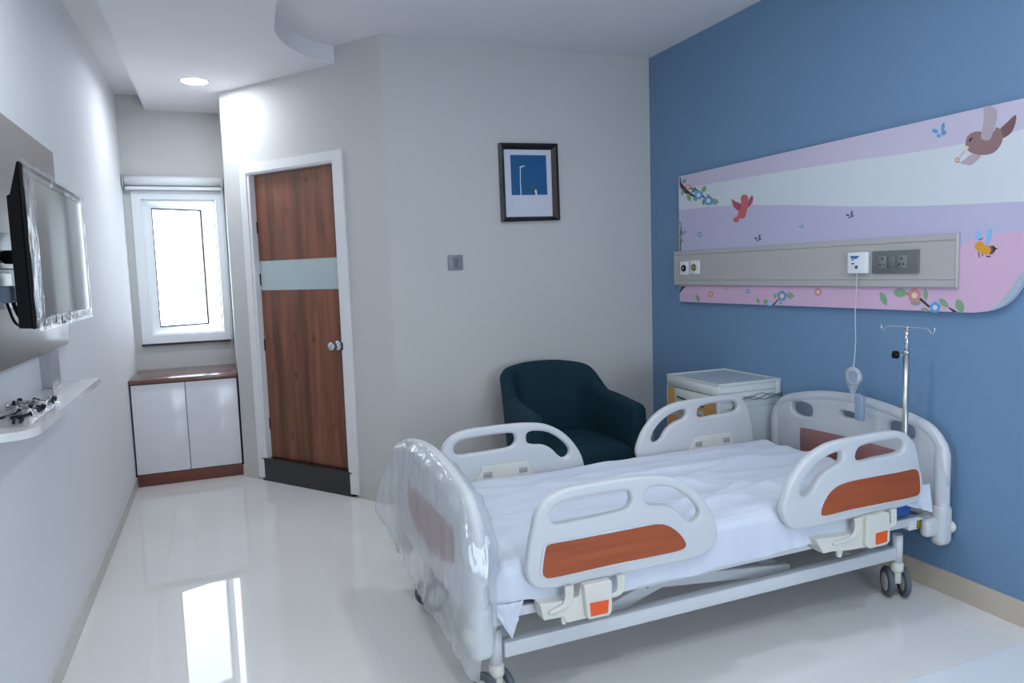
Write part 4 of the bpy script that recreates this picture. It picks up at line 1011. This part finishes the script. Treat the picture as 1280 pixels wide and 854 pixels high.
def sheetfn(u, v):
    x = .035+1.868*u
    hz = hem(x)
    prof = [(-.462, hz), (-.459, (hz+.47)/2), (-.454, .468), (-.445, .488), (-.425, .4975), (-.39, .5)] 
    n1 = len(prof)
    # v: 0-.26 near drop, .26-.84 top, rest far drop
    if v < .26:
        t = v/.26*(n1-1); i = min(int(t), n1-2); f = t-i; y = prof[i][0]+(prof[i+1][0]-prof[i][0])*f; z = prof[i][1]+(prof[i+1][1]-prof[i][1])*f
        k = max(0, 1-v/.2)
        y -= k*(.010*noise.noise(Vector((x*9, v*3, 2)))+.006*noise.noise(Vector((x*22, v*5, 6)))+.008)
        z += k*.008*noise.noise(Vector((x*7, 1, 2)))
    elif v < .84:
        t = (v-.26)/.58; y = -.39+.78*t; z = .5
    else:
        t = (v-.84)/.16; pf = [(.39, .5), (.425, .4975), (.447, .486), (.455, .46), (.458, .41)]; q = t*4; i = min(int(q), 3); f = q-i; y = pf[i][0]+(pf[i+1][0]-pf[i][0])*f; z = pf[i][1]+(pf[i+1][1]-pf[i][1])*f
    if .15 < v < .9:
        kk = min(1, (v-.15)/.1, (.9-v)/.05)
        s1 = ridge(noise.noise(Vector((x*1.1+y*.6, y*5.5-x*.9, 3.3))))*.013
        s2 = ridge(noise.noise(Vector((x*2.5, y*9+x*2.2, 8.1))))*.007
        s3 = .004*noise.noise(Vector((x*6, y*8, 1.7)))
        dome = .006*(1-(y/.45)**2)
        # a long crease running lengthwise and two cross folds
        c1 = .010*math.exp(-((y-.10-.06*math.sin(x*2.2))/.016)**2)*(1 if x > .8 else max(0, (x-.5)/.3))
        c2 = .007*math.exp(-((y+.18-.05*math.sin(x*3+1))/.014)**2)*max(0, min(1, (x-.2)/.3))
        cr_ = 0
        for (xa, ya, xb, yb, hh_, ww) in CREASES:
            L2 = (xb-xa)**2+(yb-ya)**2; tt = ((x-xa)*(xb-xa)+(y-ya)*(yb-ya))/L2
            if -.05 < tt < 1.05:
                dd_ = ((x-xa)*(yb-ya)-(y-ya)*(xb-xa))/math.sqrt(L2)+.012*math.sin(tt*5+xa*9)
                cr_ += 1.7*hh_*max(0, math.sin(max(0, min(1, tt))*math.pi))**.6*(math.exp(-(dd_/ww)**2) if dd_ > 0 else math.exp(-(dd_/(ww*.35))**2))
        z += kk*(s1+s2+s3+dome+c1+c2+cr_-.006)
        z = max(z, .4945) if -.39 < y < .39 else z
    # falls over the ends
    if u < .03: z -= (.03-u)/.03*.055
    if u > .975: z -= (u-.975)/.025*.03
    return Vector((x-OX, y, z-OZ))
sm_ = MB().grid(sheetfn, 200, 110).build('sheet_cloth', 'sheet', shh, True, fix=False)
# loose corner hanging at the foot
tri = [onb(612, 757, -.470), onb(655, 750, -.470), onb(641, 800, -.470)]
def trif(u, v):
    a, b, c = [Vector(p) for p in tri]; p = a+(b-a)*u; q = p+(c-p)*v
    return Vector((q.x-OX, -.468-.012*math.sin(u*math.pi)*(1-v)-.006*noise.noise(Vector((u*4, v*4, 2))), q.y-OZ))
MB().grid(trif, 14, 14).build('hanging_corner', 'sheet', shh, True, fix=False)
# loose flap by the head board
def flap(u, v):
    x = 1.80+.145*u; z = .492-(.065+.05*u)*v
    return Vector((x-OX, -.464-.012*v-.008*math.sin(u*7)*v+.006*noise.noise(Vector((u*5, v*4, 3))), z-OZ))
MB().grid(flap, 14, 10).build('hanging_corner', 'sheet', shh, True, fix=False)

# plastic covers left on the boards
def cover(name, bx, label, mname, sgn, hem_out, bulge, ends=.035, seed=0, hem_in=.45):
    t = thing(name, BM @ Vector((bx, 0, .25)), label, 'plastic cover', rz=BYAW)
    def fn(u, v):
        y = -.478-ends+(.956+2*ends)*u
        a = max(-1, min(1, y/.474)); over = max(0, abs(y)-.478)/ends
        zt = arch(max(-.474, min(.474, y)))+.014-over*.16
        th = .034*(1-over**2)+.003
        ho = hem_out(u)
        if v < .5:
            q = v/.5; z = ho+(zt-ho)*q; side = sgn
            lim = 1-max(0, (q-.9)/.1)**2
            b_ = bulge(u, q)
        else:
            q = (1-v)/.5; z = hem_in+(zt-hem_in)*q; side = -sgn; lim = 1-max(0, (q-.9)/.1)**2; b_ = 0
        n = .012*noise.noise(Vector((y*7+seed, z*4, 1+side)))+.007*noise.noise(Vector((y*17, z*9+seed, 4+side)))
        rg = .011*ridge(noise.noise(Vector((y*9+z*2+seed, z*1.6, 11+side))))+.007*ridge(noise.noise(Vector((y*20-z*5, z*3+seed, 14+side))))
        x = side*(th*lim+max(0, .003+(n*.6+rg)*min(1, lim))+b_)
        return Vector((x, y+.012*over*noise.noise(Vector((z*12, seed, 5))), z-.25))
    MB().grid(fn, 110, 90).build('film', mname, t, True, fix=False)
    return t
cover('plastic_cover', 0.0, 'clear crumpled plastic bag pulled over the foot board of the bed', 'film_foot', -1,
      lambda u: .185+.13*u+.02*math.sin(u*9), lambda u, q: .06*max(0, (u-.6)/.4)**1.5*(math.sin(min(1, q*1.15)*math.pi))+.012*(1-q), .05, 1, .33)
cover('plastic_cover', 2.015, 'hazy plastic bag pulled over the head board against the blue wall', 'film_head', -1,
      lambda u: .41+.03*math.sin(u*7), lambda u, q: .0, .018, 5, .45)

# drip stand slotted into the bed frame
XI = 2.595
tp_ = onX(1133.8, 409, XI); bt = onX(1136.5, 545, XI); jn = onX(1134.2, 441, XI)
iv = thing('drip_stand', (XI, tp_.y, .35), 'steel drip stand with hooks and black knob at the bed head', 'drip stand')
MB().tube([(XI, tp_.y, .30), (XI, tp_.y, jn.z)], .0115, 16).build('lower_tube', 'steel', iv)
MB().tube([(XI, tp_.y, jn.z-.02), (XI, tp_.y, tp_.z)], .0085, 14).build('upper_tube', 'chrome', iv)
MB().lathe([(.0118, -.006), (.0135, -.006), (.0135, .008), (.009, .010)], (XI, tp_.y, jn.z), (0, 0, 1), 16).build('clamp_ring', 'chrome', iv)
kd = Vector((-.25, 1, 0)).normalized(); k0 = Vector((XI, tp_.y, jn.z-.012))
kn_ = MB().tube([k0+kd*.009, k0+kd*.040], .0035, 8).build('knob_stem', 'chrome', iv)
MB().lathe([(0, .032), (.012, .032), (.0165, .036), (.0165, .052), (.012, .055), (0, .055)], k0, kd, 14).build('knob', 'black_plastic', kn_)
MB().lathe([(0, -.004), (.012, -.004), (.013, 0), (.010, .004), (0, .005)], (XI, tp_.y, tp_.z), (0, 0, 1), 14).build('hook_hub', 'chrome', iv)
for dy in (1, -1):
    pts = smooth_path([(XI, tp_.y, tp_.z), (XI, tp_.y+dy*.06, tp_.z), (XI, tp_.y+dy*.092, tp_.z-.002), (XI, tp_.y+dy*.108, tp_.z-.016), (XI, tp_.y+dy*.116, tp_.z-.02), (XI, tp_.y+dy*.124, tp_.z-.01), (XI, tp_.y+dy*.124, tp_.z+.004)], 4)
    MB().tube(pts, .0026, 8).build('hook', 'chrome', iv)
